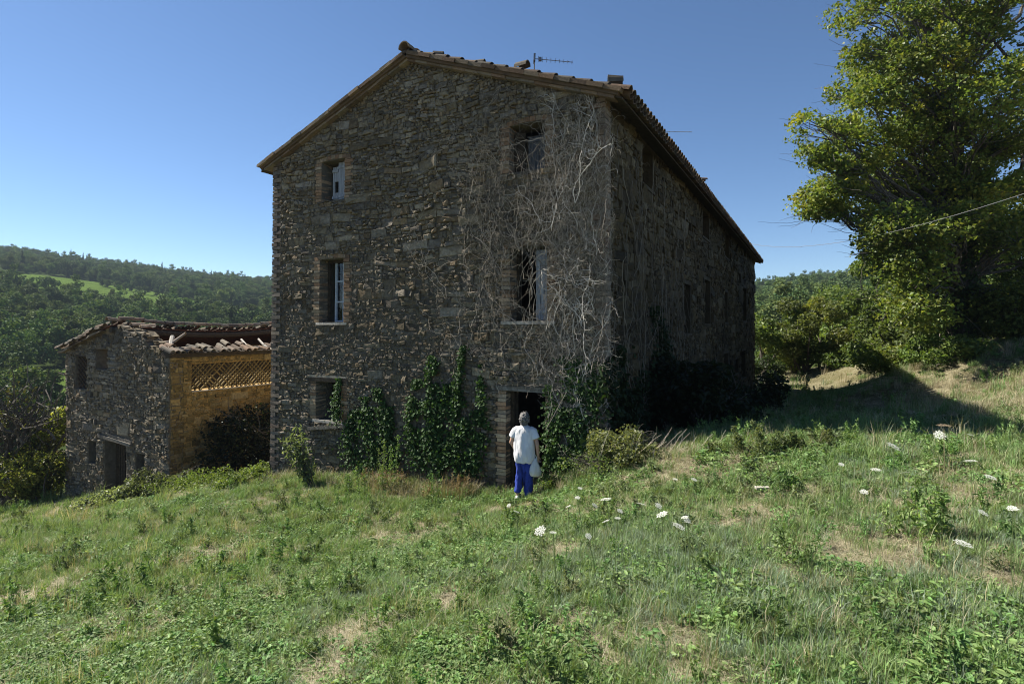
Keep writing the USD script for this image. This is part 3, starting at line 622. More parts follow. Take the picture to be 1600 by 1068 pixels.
put(brf, 'purlin', tube([e0 + up * .32 + EV * 2.7 + nr * .06, e0 + up * .30 + EV * 8.8 + nr * .06], .055, 6), M_PALE)
for pxa, pya, pxb, pyb, r_ in ((236, 526, 254, 555, .07), (245, 548, 262, 556, .05)):
    A, Bq = BF.uz(pxa, pya), BF.uz(pxb, pyb); put(brf, 'fallen_beam', tube([BF.P(A[0], A[1], -.7), BF.P((A[0] + Bq[0]) / 2, (A[1] + Bq[1]) / 2, -.45), BF.P(Bq[0], Bq[1], -.2)], r_, 6), M_PALE)
for px, py, an in ((257, 536, 1.2), (262, 548, .2), (228, 540, .4), (240, 552, .1), (205, 512, .3), (190, 508, 0.), (172, 510, .1)):
    A = BF.uz(px, py); ax = EV * math.cos(an) - EU * math.sin(an) * .5 + np.array([0, 0, .5 * math.sin(an)]); put(brf, 'loose_tile', (place(TV, BF.P(A[0], A[1], -.3), ax / np.linalg.norm(ax), np.array([0, 0, 1.0])), TF), M_TILE, tint=TPAL[rb.integers(4)] * 1.8 + .05)
S_ = cat(bt); put(brf, 'tiles', S_[:2], M_TILE, tint=S_[2], kind='stuff')
# rough stones along the broken top of the gable
for i in range(26):
    u = .05 + i * .125; zt = np.interp(u, [0, .9, 1.6, BW / 2 - .5, BW / 2 + .2], [bz, bz + .12, ba - .35, ba - .1, ba]); s_w = rb.uniform(.14, .3)
    for dd in (-.08, -.26, -.4):
        if rb.random() < .25: continue
        put(bw, 'coping_stone', BF.box(u + rb.normal(0, .03), zt + rb.uniform(-.02, .07), dd + rb.normal(0, .03), s_w, rb.uniform(.05, .12), rb.uniform(.15, .24), .025, rb, rot=rb.normal(.2, .15)), M_STONE, tint=PALE_[rb.integers(7)] * rb.uniform(.7, 1.5))
# left verge of the gable: flat stones under the tiles
up, nr, e0 = slope_frame(True)
for i in range(9):
    a0, a1 = .0 + i * .36, .35 + i * .36
    P = np.array([e0 + up * a_ + EV * b_ + nr * h_ for h_ in (-.09, -.035) for a_, b_ in ((a0, -.2), (a1, -.2), (a1, .2), (a0, .2))]); put(brf, 'verge_slab', (P + rb.uniform(-.03, .03, P.shape), BOXT), M_STONE, tint=np.array((.13, .105, .075)) * rb.uniform(.6, 1.3))
# ------------------------------------------------------------------ foliage tools
def leaves(pos, size, rng, up=.35, out=None, col=None, fold=.25, long=1.5, light=None):
    """one folded leaf (4 triangles' worth of outline in 2) at each point; out: preferred facing; col: (n,3) tints"""
    n = len(pos); size = np.broadcast_to(size, (n,))[:, None]
    nr = rng.normal(size=(n, 3)); nr[:, 2] += up * 2
    if out is not None: nr += out
    nr /= np.linalg.norm(nr, axis=1, keepdims=True)
    ax = np.cross(nr, rng.normal(size=(n, 3))); ax /= np.linalg.norm(ax, axis=1, keepdims=True) + 1e-9; ay = np.cross(nr, ax)
    L, Wd = size * long * .5, size * .5
    a = pos - ax * L; b = pos + ax * L - nr * size * .12; c = pos + ay * Wd + nr * fold * size - ax * L * .15; d = pos - ay * Wd + nr * fold * size - ax * L * .15
    v = np.stack([a, c, b, d], 1).reshape(-1, 3); k = np.arange(n)[:, None] * 4
    f = np.vstack([k + [0, 2, 1], k + [0, 3, 2]])
    return v, f, np.repeat(col, 4, axis=0)
def tints(n, rng, pal, var=.25):
    pal = np.asarray(pal); w = rng.random((n, 1)); i = rng.integers(len(pal), size=n); j = rng.integers(len(pal), size=n)
    return (pal[i] * w + pal[j] * (1 - w)) * rng.uniform(1 - var, 1 + var, (n, 1))
G_OAK = [(0.1121, 0.1614, 0.0315), (0.1513, 0.1927, 0.0388), (0.1850, 0.2083, 0.0425), (0.0897, 0.1354, 0.0259), (0.2018, 0.2083, 0.0462)]
G_MID = [(0.0840, 0.1313, 0.0315), (0.1103, 0.1628, 0.0399), (0.1365, 0.1785, 0.0473), (0.0630, 0.1050, 0.0272)]
G_DARK = [(.0210, .0420, .0126), (.0294, .0504, .0151), (.0378, .0588, .0168)]
G_YEL = [(0.1785, 0.1995, 0.0473), (0.1365, 0.1680, 0.0377), (0.2100, 0.2100, 0.0577), (0.0945, 0.1260, 0.0294)]
G_FAR = [(0.0710, 0.1159, 0.0405), (0.0928, 0.1361, 0.0441), (0.1147, 0.1512, 0.0459), (0.0568, 0.0988, 0.0397)]
def lobe_points(rng, lobes, n, shell=.55):
    """points in the outer part of many ellipsoids, more of them in the larger"""
    L = np.array([l[:6] for l in lobes], float); w = (L[:, 3] * L[:, 4] * L[:, 5]) ** (2 / 3); k = rng.choice(len(L), n, p=w / w.sum())
    d = rng.normal(size=(n, 3)); d /= np.linalg.norm(d, axis=1, keepdims=True)
    r = (shell + (1 - shell) * rng.random(n) ** .6)[:, None] * rng.uniform(.82, 1.12, (n, 1))
    return L[k, :3] + d * r * L[k, 3:6], d, k
def crooked(a, b, rng, n=7, bend=.12, droop=0.0):
    a, b = np.asarray(a, float), np.asarray(b, float); t = np.linspace(0, 1, n)[:, None]; L = np.linalg.norm(b - a)
    w = np.cumsum(rng.normal(0, bend * L / n, (n, 3)), 0); w -= t * w[-1]
    return a + (b - a) * t + w + np.array([0, 0, 1]) * droop * L * (t * (1 - t))
def limb(a, b, r0, r1, rng, n=7, bend=.12, droop=0.0, sides=5): return tube(crooked(a, b, rng, n, bend, droop), np.linspace(r0, r1, n), sides)

# ------------------------------------------------------------------ far wood: tree kinds, a few hundred single trees, the mass behind
rf = np.random.default_rng(77)
def far_tree(rng, pal, h=8., w=3.8, n=2200, kind=0):
    lobes = []
    if kind == 2:
        for i in range(9): t = i / 8; lobes.append((rng.normal(0, .2), rng.normal(0, .2), h * (.12 + .85 * t), w * .5 * (1 - t) + .25, w * .5 * (1 - t) + .25, .9))
    else:
        for i in range(17):
            a = rng.uniform(0, 6.28); q = math.sqrt(rng.random()); t = rng.uniform(.2, .92); rr = w * .62 * math.sqrt(max(.1, 1 - ((t - .5) / .52) ** 2)) * q
            s = rng.uniform(.9, 1.9) * (1.15 - .35 * t) * w / 4.2; lobes.append((rr * math.cos(a), rr * math.sin(a), h * t, s, s, s * .75))
    p_, d, k = lobe_points(rng, lobes, n, .6); tone = rng.uniform(.75, 1.25, len(lobes))[k][:, None]
    return leaves(p_, rng.uniform(.22, .5, n), rng, up=.3, out=d * 1.2, col=tints(n, rng, pal, .2) * tone, fold=.15, long=1.25)
KIND = [far_tree(np.random.default_rng(100), G_FAR), far_tree(np.random.default_rng(101), G_FAR, 8, 4.8), far_tree(np.random.default_rng(102), G_MID, 7, 4.0), far_tree(np.random.default_rng(103), G_FAR, 11, 4.0), far_tree(np.random.default_rng(104), G_DARK, 10, 2.4, 900, 2)]
def far_trunk(h, rng): return limb((0, 0, -.4), (rng.normal(0, .2), 0, h * .6), .28, .12, rng, 5, .05)
TNAME = ['broad dark oak', 'wide spreading oak', 'lighter green small tree', 'tall dense oak', 'narrow conifer']
protos = []
woodx, woody = [], []
spots = []
for az0, az1 in ((-54, -19), (19, 56)):
    for k_ in range(12000):
        r = math.sqrt(rf.uniform(88 ** 2, 655 ** 2)); az = math.radians(rf.uniform(az0, az1)); spots.append((r * math.sin(az), r * math.cos(az)))
spots = np.array(spots)
from scipy.spatial import cKDTree
keep, T_ = [], cKDTree(spots); dead = np.zeros(len(spots), bool)
nbrs = T_.query_ball_point(spots, 4.7)
for i in range(len(spots)):
    if dead[i]: continue
    keep.append(i)
    for j in nbrs[i]: dead[j] = True
spots = spots[keep]
inF = np.zeros(len(spots), bool)
for P in FIELDS: inF |= shapely.contains_xy(P.buffer(2.5), spots[:, 0], spots[:, 1])
spots = spots[~inF]; R_ = np.hypot(spots[:, 0], spots[:, 1]); hz = H(spots[:, 0], spots[:, 1])
kinds = rf.choice(5, len(spots), p=[.34, .26, .16, .2, .04]); scs = rf.uniform(.5, 1.2, len(spots)); rots = rf.uniform(0, 360, len(spots))
# a dense wood reads as one mass; the nearer trees on the slopes stand singly
single = np.argsort(R_)[:60]; mass = np.setdiff1d(np.arange(len(spots)), single)
def instancer(name, protos_, pts, idx, rot, sc, label, cat_, kind='stuff', tilt=None):
    pi = UsdGeom.PointInstancer.Define(stage, new_path('/World', name)); base = str(pi.GetPath()); tg = []
    for i, (vf, mat) in enumerate(protos_): tg.append(Sdf.Path(put(base, 'clump', vf[:2], mat, tint=vf[2])))
    pi.CreatePrototypesRel().SetTargets(tg)
    pi.CreatePositionsAttr(Vt.Vec3fArray.FromNumpy(np.asarray(pts, np.float32))); pi.CreateProtoIndicesAttr(Vt.IntArray.FromNumpy(np.asarray(idx, np.int32)))
    h = np.radians(np.asarray(rot)) / 2; q = np.stack([np.cos(h), 0 * h, 0 * h, np.sin(h)], 1)
    if tilt is not None:        # lean each about a random horizontal axis
        a = tilt[:, 0] / 2; w, xx, yy = np.cos(a), np.sin(a) * np.cos(tilt[:, 1]), np.sin(a) * np.sin(tilt[:, 1])
        q = np.stack([w * q[:, 0], xx * q[:, 0] + yy * q[:, 3], yy * q[:, 0] - xx * q[:, 3], w * q[:, 3]], 1)
    pi.CreateOrientationsAttr(Vt.QuathArray([Gf.Quath(*map(float, x)) for x in q]))
    s_ = np.asarray(sc, np.float32); s_ = np.tile(s_[:, None], (1, 3)) if s_.ndim == 1 else s_
    pi.CreateScalesAttr(Vt.Vec3fArray.FromNumpy(np.ascontiguousarray(s_)))
    tag(pi, label, cat_, kind=kind); return base
instancer('hillside_wood', [(k_, M_FAR) for k_ in KIND], np.stack([spots[mass, 0], spots[mass, 1], hz[mass] - .3], 1), kinds[mass], rots[mass], scs[mass], 'dense dark green woodland covering the distant hillsides', 'woodland')
src = {}
ORD = ['first', 'second', 'third', 'fourth', 'fifth', 'sixth', 'seventh', 'eighth', 'ninth', 'tenth', 'eleventh', 'twelfth', 'thirteenth', 'fourteenth', 'fifteenth', 'sixteenth', 'seventeenth', 'eighteenth', 'nineteenth', 'twentieth', 'twenty-first', 'twenty-second', 'twenty-third', 'twenty-fourth', 'twenty-fifth', 'twenty-sixth', 'twenty-seventh', 'twenty-eighth', 'twenty-ninth', 'thirtieth', 'thirty-first', 'thirty-second', 'thirty-third', 'thirty-fourth', 'thirty-fifth']
azs = np.arctan2(spots[:, 0], spots[:, 1])
for i in single:
    k_ = int(kinds[i]); x, y = spots[i]; side_ = 'left' if x < 0 else 'right'
    same = sorted([j for j in single if kinds[j] == k_ and (spots[j, 0] < 0) == (x < 0)], key=lambda j: azs[j]); lab = f'{TNAME[k_]}, {ORD[same.index(i)]} of its kind from the left along the {side_} wood edge'
    grp = f'{TNAME[k_]}s along the {side_} wood edge'
    loc = (x, y, float(hz[i]) - .2)
    if k_ not in src:
        src[k_] = thing('conifer_tree' if k_ == 4 else 'oak_tree', lab, 'tree', loc, rots[i], grp, scale=scs[i]); put(src[k_], 'crown', KIND[k_][:2], M_FAR, tint=KIND[k_][2]); put(src[k_], 'trunk', far_trunk(9, rf), M_BARK)
    else: copy_of(src[k_], loc, rots[i], scs[i], lab, grp, 'conifer_tree' if k_ == 4 else 'oak_tree')
# small round trees scattered on the green field
for fi_, (px, py) in enumerate(((160, 447), (168, 449), (184, 452), (196, 453), (205, 455), (216, 457), (227, 460), (245, 463), (262, 466), (275, 468), (290, 470))):
    g = at_ground(px, py); copy_of(src[1] if 1 in src else src[0], tuple(g), rf.uniform(0, 360), rf.uniform(.42, .6), f'small round tree, {ORD[fi_]} from the left on the sunlit hill field', 'small trees on the hill field', 'field_tree')

# ------------------------------------------------------------------ shrubs and nearer trees
def shrub(name, label, cat_, px, py, depth, w, h, n, leaf, pal, seed, stems=7, group=None, base=None, lobes_n=16, bare=0, yscale=1.0, mat=None, shell=.45, flat=.8):
    r = np.random.default_rng(seed); x = (px - 800) / FPX * depth; y = depth
    if base is not None: x, y = base
    z = float(H(x, y)); t = thing(name, label, cat_, (x, y, z), 0, group)
    lobes = []
    for i in range(lobes_n):
        a = r.uniform(0, 6.28); q = math.sqrt(r.random()); zz = r.uniform(.12, .9); rr = w * .5 * q * math.sqrt(max(.12, 1 - ((zz - .42) / .62) ** 2))
        s = r.uniform(.13, .26) * w * (1.1 - .4 * zz); lobes.append((rr * math.cos(a), rr * math.sin(a) * yscale, zz * h, s, s, min(s * flat, h * .4)))
    p_, d, k = lobe_points(r, lobes, n, shell); m = p_[:, 2] > .03; p_, d, k = p_[m], d[m], k[m]
    put(t, 'foliage', *(lambda q: (q[:2], mat or M_LEAF, q[2]))(leaves(p_, r.uniform(.6, 1.3, len(p_)) * leaf, r, up=.3, out=d * .6, col=tints(len(p_), r, pal, .25) * r.uniform(.75, 1.25, len(lobes))[k][:, None])), kind='stuff')
    br = []
    for i in range(stems):
        l = lobes[r.integers(len(lobes))]; br.append(limb((r.normal(0, .08 * w), r.normal(0, .08 * w), -.1), np.array(l[:3]), .018 * h + .008, .008, r, 7, .18))
    for i in range(bare):
        a = r.uniform(0, 6.28); o = np.array([r.normal(0, .15 * w), r.normal(0, .1 * w), h * r.uniform(.2, .6)]); e = o + np.array([math.cos(a) * w * .4, math.sin(a) * w * .3, h * r.uniform(.2, .55)]); br.append(limb(o, e, .012 * h, .004, r, 8, .3, sides=4))
        for q in range(3): f_ = o + (e - o) * r.uniform(.3, .9); br.append(limb(f_, f_ + r.normal(0, .18 * h, 3) + [0, 0, .12 * h], .006 * h, .003, r, 5, .3, sides=3))
    if br: put(t, 'stems', cat(br), M_BARK)
    return t
# right: hedge behind the shadow and thicket under the big tree
shrub('hazel_bush', 'tall dark green bush against the far end of the farmhouse', 'bush', 1198, 0, 41, 5.0, 5.6, 5200, .17, G_MID, 1)
shrub('hazel_bush', 'rounded grey-green tree-like bush, second from the farmhouse end', 'bush', 1262, 0, 40, 5.0, 5.8, 6000, .15, [(.075, .09, .03), (.06, .08, .022), (.09, .105, .035)], 2)
shrub('hazel_bush', 'bright yellow-green bush in the middle of the hedge', 'bush', 1325, 0, 40, 5.6, 5.4, 6000, .16, G_YEL, 3)
shrub('hazel_bush', 'tall light green sapling rising above the hedge beside the big tree', 'bush', 1385, 0, 36, 4.8, 6.6, 6000, .17, [(.08, .115, .022), (.10, .13, .03), (.06, .09, .02)], 4)
shrub('hazel_bush', 'low light green bush at the foot of the hedge, behind dry grass', 'bush', 1300, 0, 39, 3.6, 1.9, 2600, .13, G_MID, 5)
shrub('hazel_bush', 'small green bush in front of the yellow-green hedge bush', 'bush', 1380, 0, 32.5, 3.4, 2.3, 2800, .13, G_MID, 6)
shrub('hazel_bush', 'dark bush at the house corner beside the dry grass', 'bush', 1190, 0, 36.5, 2.6, 2.0, 2200, .12, G_DARK, 7)
shrub('bramble_thicket', 'dense green bramble thicket left of the big tree trunk', 'bush', 1440, 0, 23.5, 4.2, 2.6, 6000, .11, G_MID, 8, bare=6)
shrub('bramble_thicket', 'bramble thicket at the foot of the big tree trunk', 'bush', 1475, 0, 19.3, 2.4, .8, 3400, .10, G_MID, 9, bare=6)
shrub('bramble_thicket', 'light green bramble bank right of the big tree trunk', 'bush', 1612, 0, 19.0, 3.6, 2.0, 5200, .10, [(.08, .11, .025), (.10, .13, .03), (.06, .09, .02)], 10, bare=5)
shrub('bramble_thicket', 'dark thicket filling the space behind the big tree', 'bush', 1545, 0, 27, 8, 6.0, 9000, .17, G_DARK, 11)
shrub('bramble_thicket', 'broad hedge bush deep behind the leaning saplings', 'bush', 1450, 0, 31, 6, 5.2, 6000, .17, G_MID, 12)
shrub('hazel_bush', 'leafy bush cut by the right edge of the view', 'bush', 1640, 0, 21, 4, 5.0, 6000, .13, G_MID, 13)
shrub('hazel_bush', 'feathery yellow-green bush in the front row of the hedge', 'bush', 1235, 0, 41, 3.4, 3.2, 3600, .12, G_YEL, 14)
shrub('hazel_bush', 'leaning green sapling between the hedge and the big tree', 'bush', 1415, 0, 30, 3.4, 4.2, 4200, .13, G_MID, 15)
shrub('hazel_bush', 'wide dense green bush at the back of the hedge', 'bush', 1305, 0, 46, 8.5, 6.2, 6500, .19, G_MID, 16)
shrub('hazel_bush', 'grassy light green bush on the bank left of the big tree', 'bush', 1418, 0, 23, 2.8, 1.7, 3000, .09, G_YEL, 17)
# left of the barn
shrub('thorn_tree', 'half bare thorn tree with grey twigs at the left edge', 'tree', 22, 0, 21.5, 4.0, 4.9, 3600, .085, [(.06, .06, .022), (.05, .065, .02), (.08, .075, .03)], 20, stems=12, bare=34)
shrub('elder_bush', 'yellow-green sunlit bush touching the left corner of the barn', 'bush', 82, 0, 22.6, 2.5, 4.0, 4200, .10, G_YEL, 21, bare=4)
shrub('elder_bush', 'low yellow bush at the foot of the barn corner', 'bush', 62, 0, 21.0, 2.6, 2.0, 3200, .09, G_YEL, 22)
shrub('dark_oak', 'round dark oak behind the barn, left of the small sunlit field', 'tree', 78, 0, 58, 6.0, 7.5, 4200, .27, G_DARK, 23, mat=M_FAR)
shrub('dark_oak', 'dark oak filling the left edge beyond the thorn tree', 'tree', 18, 0, 52, 8.0, 8.0, 5200, .27, G_DARK, 24, mat=M_FAR)
shrub('dark_oak', 'dark rounded tree beyond the thorn tree, lower than its neighbours', 'tree', 48, 0, 66, 6.0, 6.0, 3600, .27, G_DARK, 25, mat=M_FAR)
# at the barn's foot and in the lane
shrub('sage_bush', 'pale grey-green bush in front of the barn door', 'bush', 205, 0, 16.6, 2.3, .45, 3200, .06, [(.12, .15, .08), (.16, .19, .11), (.09, .12, .06)], 30)
shrub('sage_bush', 'low grey-green bush left of the pale bush by the barn door', 'bush', 165, 0, 16.6, 1.3, .42, 1800, .055, [(.10, .135, .07), (.13, .16, .09)], 31)
shrub('sage_bush', 'grey-green creeper bush at the barn corner', 'bush', 250, 0, 17.0, 1.6, 1.0, 2600, .06, [(.12, .15, .085), (.09, .12, .06)], 32, bare=6)
shrub('dark_bramble', 'very dark bush built for the dark area against the ochre wall', 'bush', 0, 0, 0, 4.6, 2.5, 7000, .09, [(.012, .02, .008), (.018, .026, .01), (.01, .015, .007)], 33, base=tuple((BO + EV * 2.7 - EU * 1.3)[:2]), yscale=.8, bare=8)  # leafy bush built for the dark area at the wall foot
shrub('dark_bramble', 'dark bush built for the dark spike at the far end of the ochre wall', 'bush', 0, 0, 0, 2.0, 2.9, 3600, .09, [(.012, .02, .008), (.018, .026, .01)], 34, base=tuple((BO + EV * 4.6 - EU * .8)[:2]), bare=8)  # second bush for the spiked end of that dark area
shrub('nettle_patch', 'green nettles along the lane between barn and farmhouse', 'bush', 320, 0, 16.2, 2.6, .42, 4600, .04, G_MID, 35)
shrub('nettle_patch', 'green nettles at the left foot of the farmhouse corner', 'bush', 392, 0, 13.6, 1.5, .4, 3600, .04, G_MID, 36)
# foot of the farmhouse
def at_wall(px, out, wall=F):
    u, _ = wall.uz(px, 700); q = wall.P(u, 0, out); return (float(q[0]), float(q[1]))
shrub('bramble_mound', 'grey-green bramble mound right of the doorway', 'bush', 938, 0, 9.0, 1.2, .42, 1200, .028, [(.10, .14, .045), (.14, .18, .07), (.07, .10, .03)], 44, bare=26)
shrub('bramble_mound', 'pale twiggy bramble right of the mound, at the house corner', 'bush', 985, 0, 9.0, 1.3, .55, 2600, .04, [(.13, .16, .07), (.17, .19, .09), (.09, .12, .04)], 45, bare=16)
shrub('doorstep_weeds', 'small dark weeds beside the doorstep', 'plant', 868, 0, 9.6, .5, .26, 900, .03, G_MID, 46, bare=6)
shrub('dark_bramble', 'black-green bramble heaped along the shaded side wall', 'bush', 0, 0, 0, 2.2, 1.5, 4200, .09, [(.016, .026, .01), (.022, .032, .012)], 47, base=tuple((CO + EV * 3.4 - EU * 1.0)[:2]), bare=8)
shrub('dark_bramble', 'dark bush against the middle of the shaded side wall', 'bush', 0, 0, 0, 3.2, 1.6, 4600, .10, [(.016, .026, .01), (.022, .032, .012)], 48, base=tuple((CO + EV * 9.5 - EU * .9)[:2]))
# leaning broom in front of the wall
t = thing('leaning_broom', 'feathery grey-green broom plant leaning left against the farmhouse wall', 'plant', (*at_wall(527, .75), 0)); bx = np.array([*at_wall(527, .75)]); gz = float(H(*bx)); 
r = np.random.default_rng(50); pts, st_ = [], []
for i in range(16):
    a = np.array([r.normal(0, .05), r.normal(0, .05), gz - .05]); e = a + EU * r.uniform(.35, .75) + EV * r.normal(0, .12) + np.array([0, 0, r.uniform(.7, 1.35)]); c_ = crooked(a, e, r, 8, .1); st_.append(tube(c_, np.linspace(.009, .003, 8), 4))
    for q in range(34): b_ = c_[r.integers(2, 8)]; pts.append(b_ + r.normal(0, .055, 3))
pts = np.array(pts); lf = leaves(pts, r.uniform(.025, .06, len(pts)), r, up=.2, col=tints(len(pts), r, [(.11, .14, .07), (.15, .18, .095), (.08, .11, .05)]), long=3.0); put(t, 'foliage', lf[:2], M_LEAF, tint=lf[2], kind='stuff'); put(t, 'stems', cat(st_), M_BARK)

# ------------------------------------------------------------------ the big tree on the right
def big_tree():
    r = np.random.default_rng(61); tx, ty = 16.2, 20.2; tz = float(H(tx, ty))
    t = thing('field_maple', 'tall spreading leafy tree with dark trunk on the grassy bank', 'tree', (tx, ty, tz))
    def W_(px, py, dy): d = ray(px, py) * (ty + dy); return np.array([d[0] - tx, dy, EYE + d[2] - tz])
    trunk = [np.array([0, 0, -.4]), np.array([0., 0, 1.2]), np.array([.1, 0, 3.2]), np.array([-.1, .2, 5.5]), np.array([.3, .2, 8]), np.array([.2, 0, 11]), np.array([.5, 0, 15])]
    trunk = np.array(trunk); T2 = np.array([np.interp(np.linspace(0, 6, 22), range(7), trunk[:, k]) for k in range(3)]).T + r.normal(0, .03, (22, 3))
    put(t, 'trunk', tube(T2, np.interp(np.linspace(0, 1, 22), [0, .06, .3, 1], [.36, .27, .22, .06]), 9), M_BARK, smooth=60)
    t2 = np.array([T2[1] + [.05, 0, 0], [-.75, .3, 2.2], [-1.1, .3, 4.5], [-1.6, .2, 7.5], [-2.0, .3, 10.5]]); put(t, 'trunk', tube(t2, [.17, .15, .13, .09, .04], 7), M_BARK)
    # clusters of foliage, placed in the tree's own volume
    spec = []
    left_edge = [(1262, 205), (1275, 260), (1290, 330), (1300, 190), (1322, 150), (1335, 100), (1345, 40), (1360, -10), (1310, 240), (1335, 215), (1350, 160), (1385, 60), (1330, 290), (1400, 110), (1380, 160), (1365, 250), (1405, 210), (1395, 280),
                 (1420, 10), (1450, 70), (1445, 150), (1430, 190), (1440, 250), (1460, 310), (1420, 345), (1375, 335), (1400, 375), (1382, 400), (1440, 390), (1470, 430), (1440, 450), (1500, 130), (1490, 200), (1500, 270), (1480, 360), (1520, 330), (1540, 390), (1510, 440), (1470, 480), (1550, 440),
                 (1530, 60), (1560, 160), (1550, 230), (1580, 300), (1590, 370), (1600, 440), (1570, 480), (1480, -40), (1600, -20), (1620, 100), (1640, 220), (1650, 340), (1680, 420), (1560, 20), (1420, -60), (1540, -120), (1620, -150), (1700, -40), (1720, 120), (1740, 260), (1500, -150), (1460, -120), (1600, 510), (1415, 300), (1540, 290), (1620, 290), (1580, 230), (1255, 240), (1270, 300), (1280, 230), (1285, 285), (1300, 260), (1310, 310), (1320, 270), (1345, 250), (1350, 300), (1365, 330), (1390, 350), (1270, 190), (1295, 215), (1315, 185), (1375, 200), (1355, 130), (1345, 90), (1280, 320), (1360, 360), (1385, 385), (1335, 20), (1350, 70), (1385, 5), (1370, 120), (1410, 60), (1480, 20), (1500, 80), (1400, 330), (1430, 420), (1420, 470), (1490, 470), (1530, 480), (1440, 500), (1560, 510), (1500, 390), (1560, 345), (1610, 180), (1455, 215), (1520, 195)]
    for px, py in left_edge:
        edge = np.clip((px - 1240) / 250, 0, 1)
        for q in range(2 if px < 1400 else 3):
            dy = r.uniform(-3.2, 3.2) * (.35 + .65 * edge); c = W_(px + r.normal(0, 8), py + r.normal(0, 8), dy); s = r.uniform(.62, 1.05) * (.68 + .5 * edge)
            if 1455 < px < 1565 and py > 375:
                if q or py > 430: continue
                dy = abs(dy) + 1.6; c = W_(px, py, dy); s *= .75
            spec.append((*c, s * 1.15, s * 1.1, s * .62))
    br, tw = [], []; groups_ = []
    for i, l in enumerate(spec):
        c = np.array(l[:3]); att = np.clip(c[2] - 1.0 - .45 * np.hypot(c[0], c[1]), 2.2, 13.5); a = np.array([np.interp(att, T2[:, 2], T2[:, k]) for k in range(3)])
        rad = .018 + .009 * np.linalg.norm(c - a)
        pth = crooked(a, c, r, 9, .24, .18); br.append(tube(pth, np.linspace(rad, .014, 9), 5))
        for q in range(7):
            o = pth[r.integers(5, 9)]; e = c + r.normal(0, 1, 3) * np.array(l[3:6]) * .75; tw.append(limb(o, e, .013, .004, r, 5, .25, sides=3))
    for i in range(0, len(br), 6): put(t, 'branch', cat(br[i:i + 6]), M_BARK)
    # bare branches seen against the sky near the top and in the crown
    for (a, b) in (((1540, 60), (1440, 5)), ((1560, 130), (1450, 90)), ((1500, 100), (1430, -20)), ((1620, 160), (1500, 175)), ((1580, 90), (1500, 20)), ((1590, 70), (1700, 60)), ((1500, 200), (1345, 215)), ((1430, 395), (1328, 398)), ((1470, 270), (1340, 240))):
        A, Bq = W_(*a, r.uniform(-2, 1)), W_(*b, r.uniform(-2, 1)); tw.append(limb(A, Bq, .055, .012, r, 10, .12, .05))
        for q in range(8): o = A + (Bq - A) * r.uniform(.2, 1); tw.append(limb(o, o + r.normal(0, .6, 3), .014, .004, r, 6, .25, sides=3))
    put(t, 'twigs', cat(tw), M_BARK, kind='stuff')
    n = 210000; p_, d, k = lobe_points(r, spec, n, .25)
    keep = meshkit.fbm(p_ * 1.5 + 7, 3, 4) > .465 + .06 * np.clip((p_[:, 2] - 4) / 6, 0, 1) * np.clip(1.2 - (p_[:, 0] + 6) / 9, .2, 1); p_, d, k = p_[keep], d[keep], k[keep]
    col = tints(len(p_), r, G_OAK, .25) * r.uniform(.8, 1.25, len(spec))[k][:, None]
    yel = (meshkit.fbm(p_ * .45 + 3, 2, 8) > .60) & (p_[:, 2] > 5); col[yel] = col[yel] * [1.4, 1.15, .9]
    lf = leaves(p_, r.uniform(.05, .15, len(p_)) * r.uniform(.75, 1.1, len(p_)), r, up=.35, out=d * .4, col=col, long=1.25); put(t, 'foliage', lf[:2], M_LEAF, tint=lf[2], kind='stuff')
    # ivy on the trunk
    m = 2600; a = r.uniform(0, 6.28, m); zz = r.uniform(.2, 5.5, m); b0 = np.stack([np.interp(zz, T2[:, 2], T2[:, k]) for k in range(3)], 1); rr = .33 + r.random(m) * .28 * (1.2 - zz / 8)
    p_ = b0 + np.stack([rr * np.cos(a), rr * np.sin(a), 0 * a], 1); lf = leaves(p_, r.uniform(.06, .12, m), r, out=np.stack([np.cos(a), np.sin(a), 0 * a], 1) * 2, col=tints(m, r, G_DARK)); put(t, 'trunk_ivy', lf[:2], M_LEAF, tint=lf[2], kind='stuff')
big_tree()

# ------------------------------------------------------------------ ivy on the gable wall
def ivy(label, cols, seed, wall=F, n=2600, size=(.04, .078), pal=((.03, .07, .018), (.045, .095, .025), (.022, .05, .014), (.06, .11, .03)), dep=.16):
    """cols: (px, top row, bottom row, half width in px) columns of growth"""
    r = np.random.default_rng(seed); t = thing('ivy_plant', label, 'ivy'); P_, O_ = [], []; st_ = []
    tot = sum((c[2] - c[1]) * c[3] for c in cols)
    for px, y0, y1, hw in cols:
        m = int(n * (y1 - y0) * hw / tot); k = r.random(m) ** .85; yy = y1 - (y1 - y0) * k
        mean = px + hw * .5 * np.sin(yy / 23 + r.uniform(0, 6)); xx = mean + r.normal(0, 1, m) * hw * (.80 - .5 * k) 
        dd = .02 + abs(r.normal(0, 1, m)) * dep * (1.05 - .8 * k) * .7
        uz = np.array([wall.uz(a, b) for a, b in zip(xx, yy)]); P_.append(wall.P(uz[:, 0], uz[:, 1], dd))
        ys = np.linspace(y1, y0, 12); uz = np.array([wall.uz(px + hw * .4 * math.sin(q / 20) + r.normal(0, 2), q) for q in ys]); st_.append(tube(wall.P(uz[:, 0], uz[:, 1], .02), np.linspace(.014, .004, 12), 4))
    P_ = np.vstack(P_); m = len(P_); out = np.tile(wall.n * 1.6, (m, 1)) + np.array([0, 0, .5])
    keep = meshkit.fbm(P_ * 3.2, 2, seed) > .36; P_, out = P_[keep], out[keep]; m = len(P_)
    lf = leaves(P_, r.uniform(*size, m), r, up=.1, out=out, col=tints(m, r, pal, .25), long=1.05, fold=.12); put(t, 'leaves', lf[:2], M_IVY, tint=lf[2], kind='stuff')
    for s_ in st_: put(t, 'stem', s_, M_BARK)
M_IVY = attr_mat('ivy_leaf', rough=.62, spec=.22, translucent=.25)
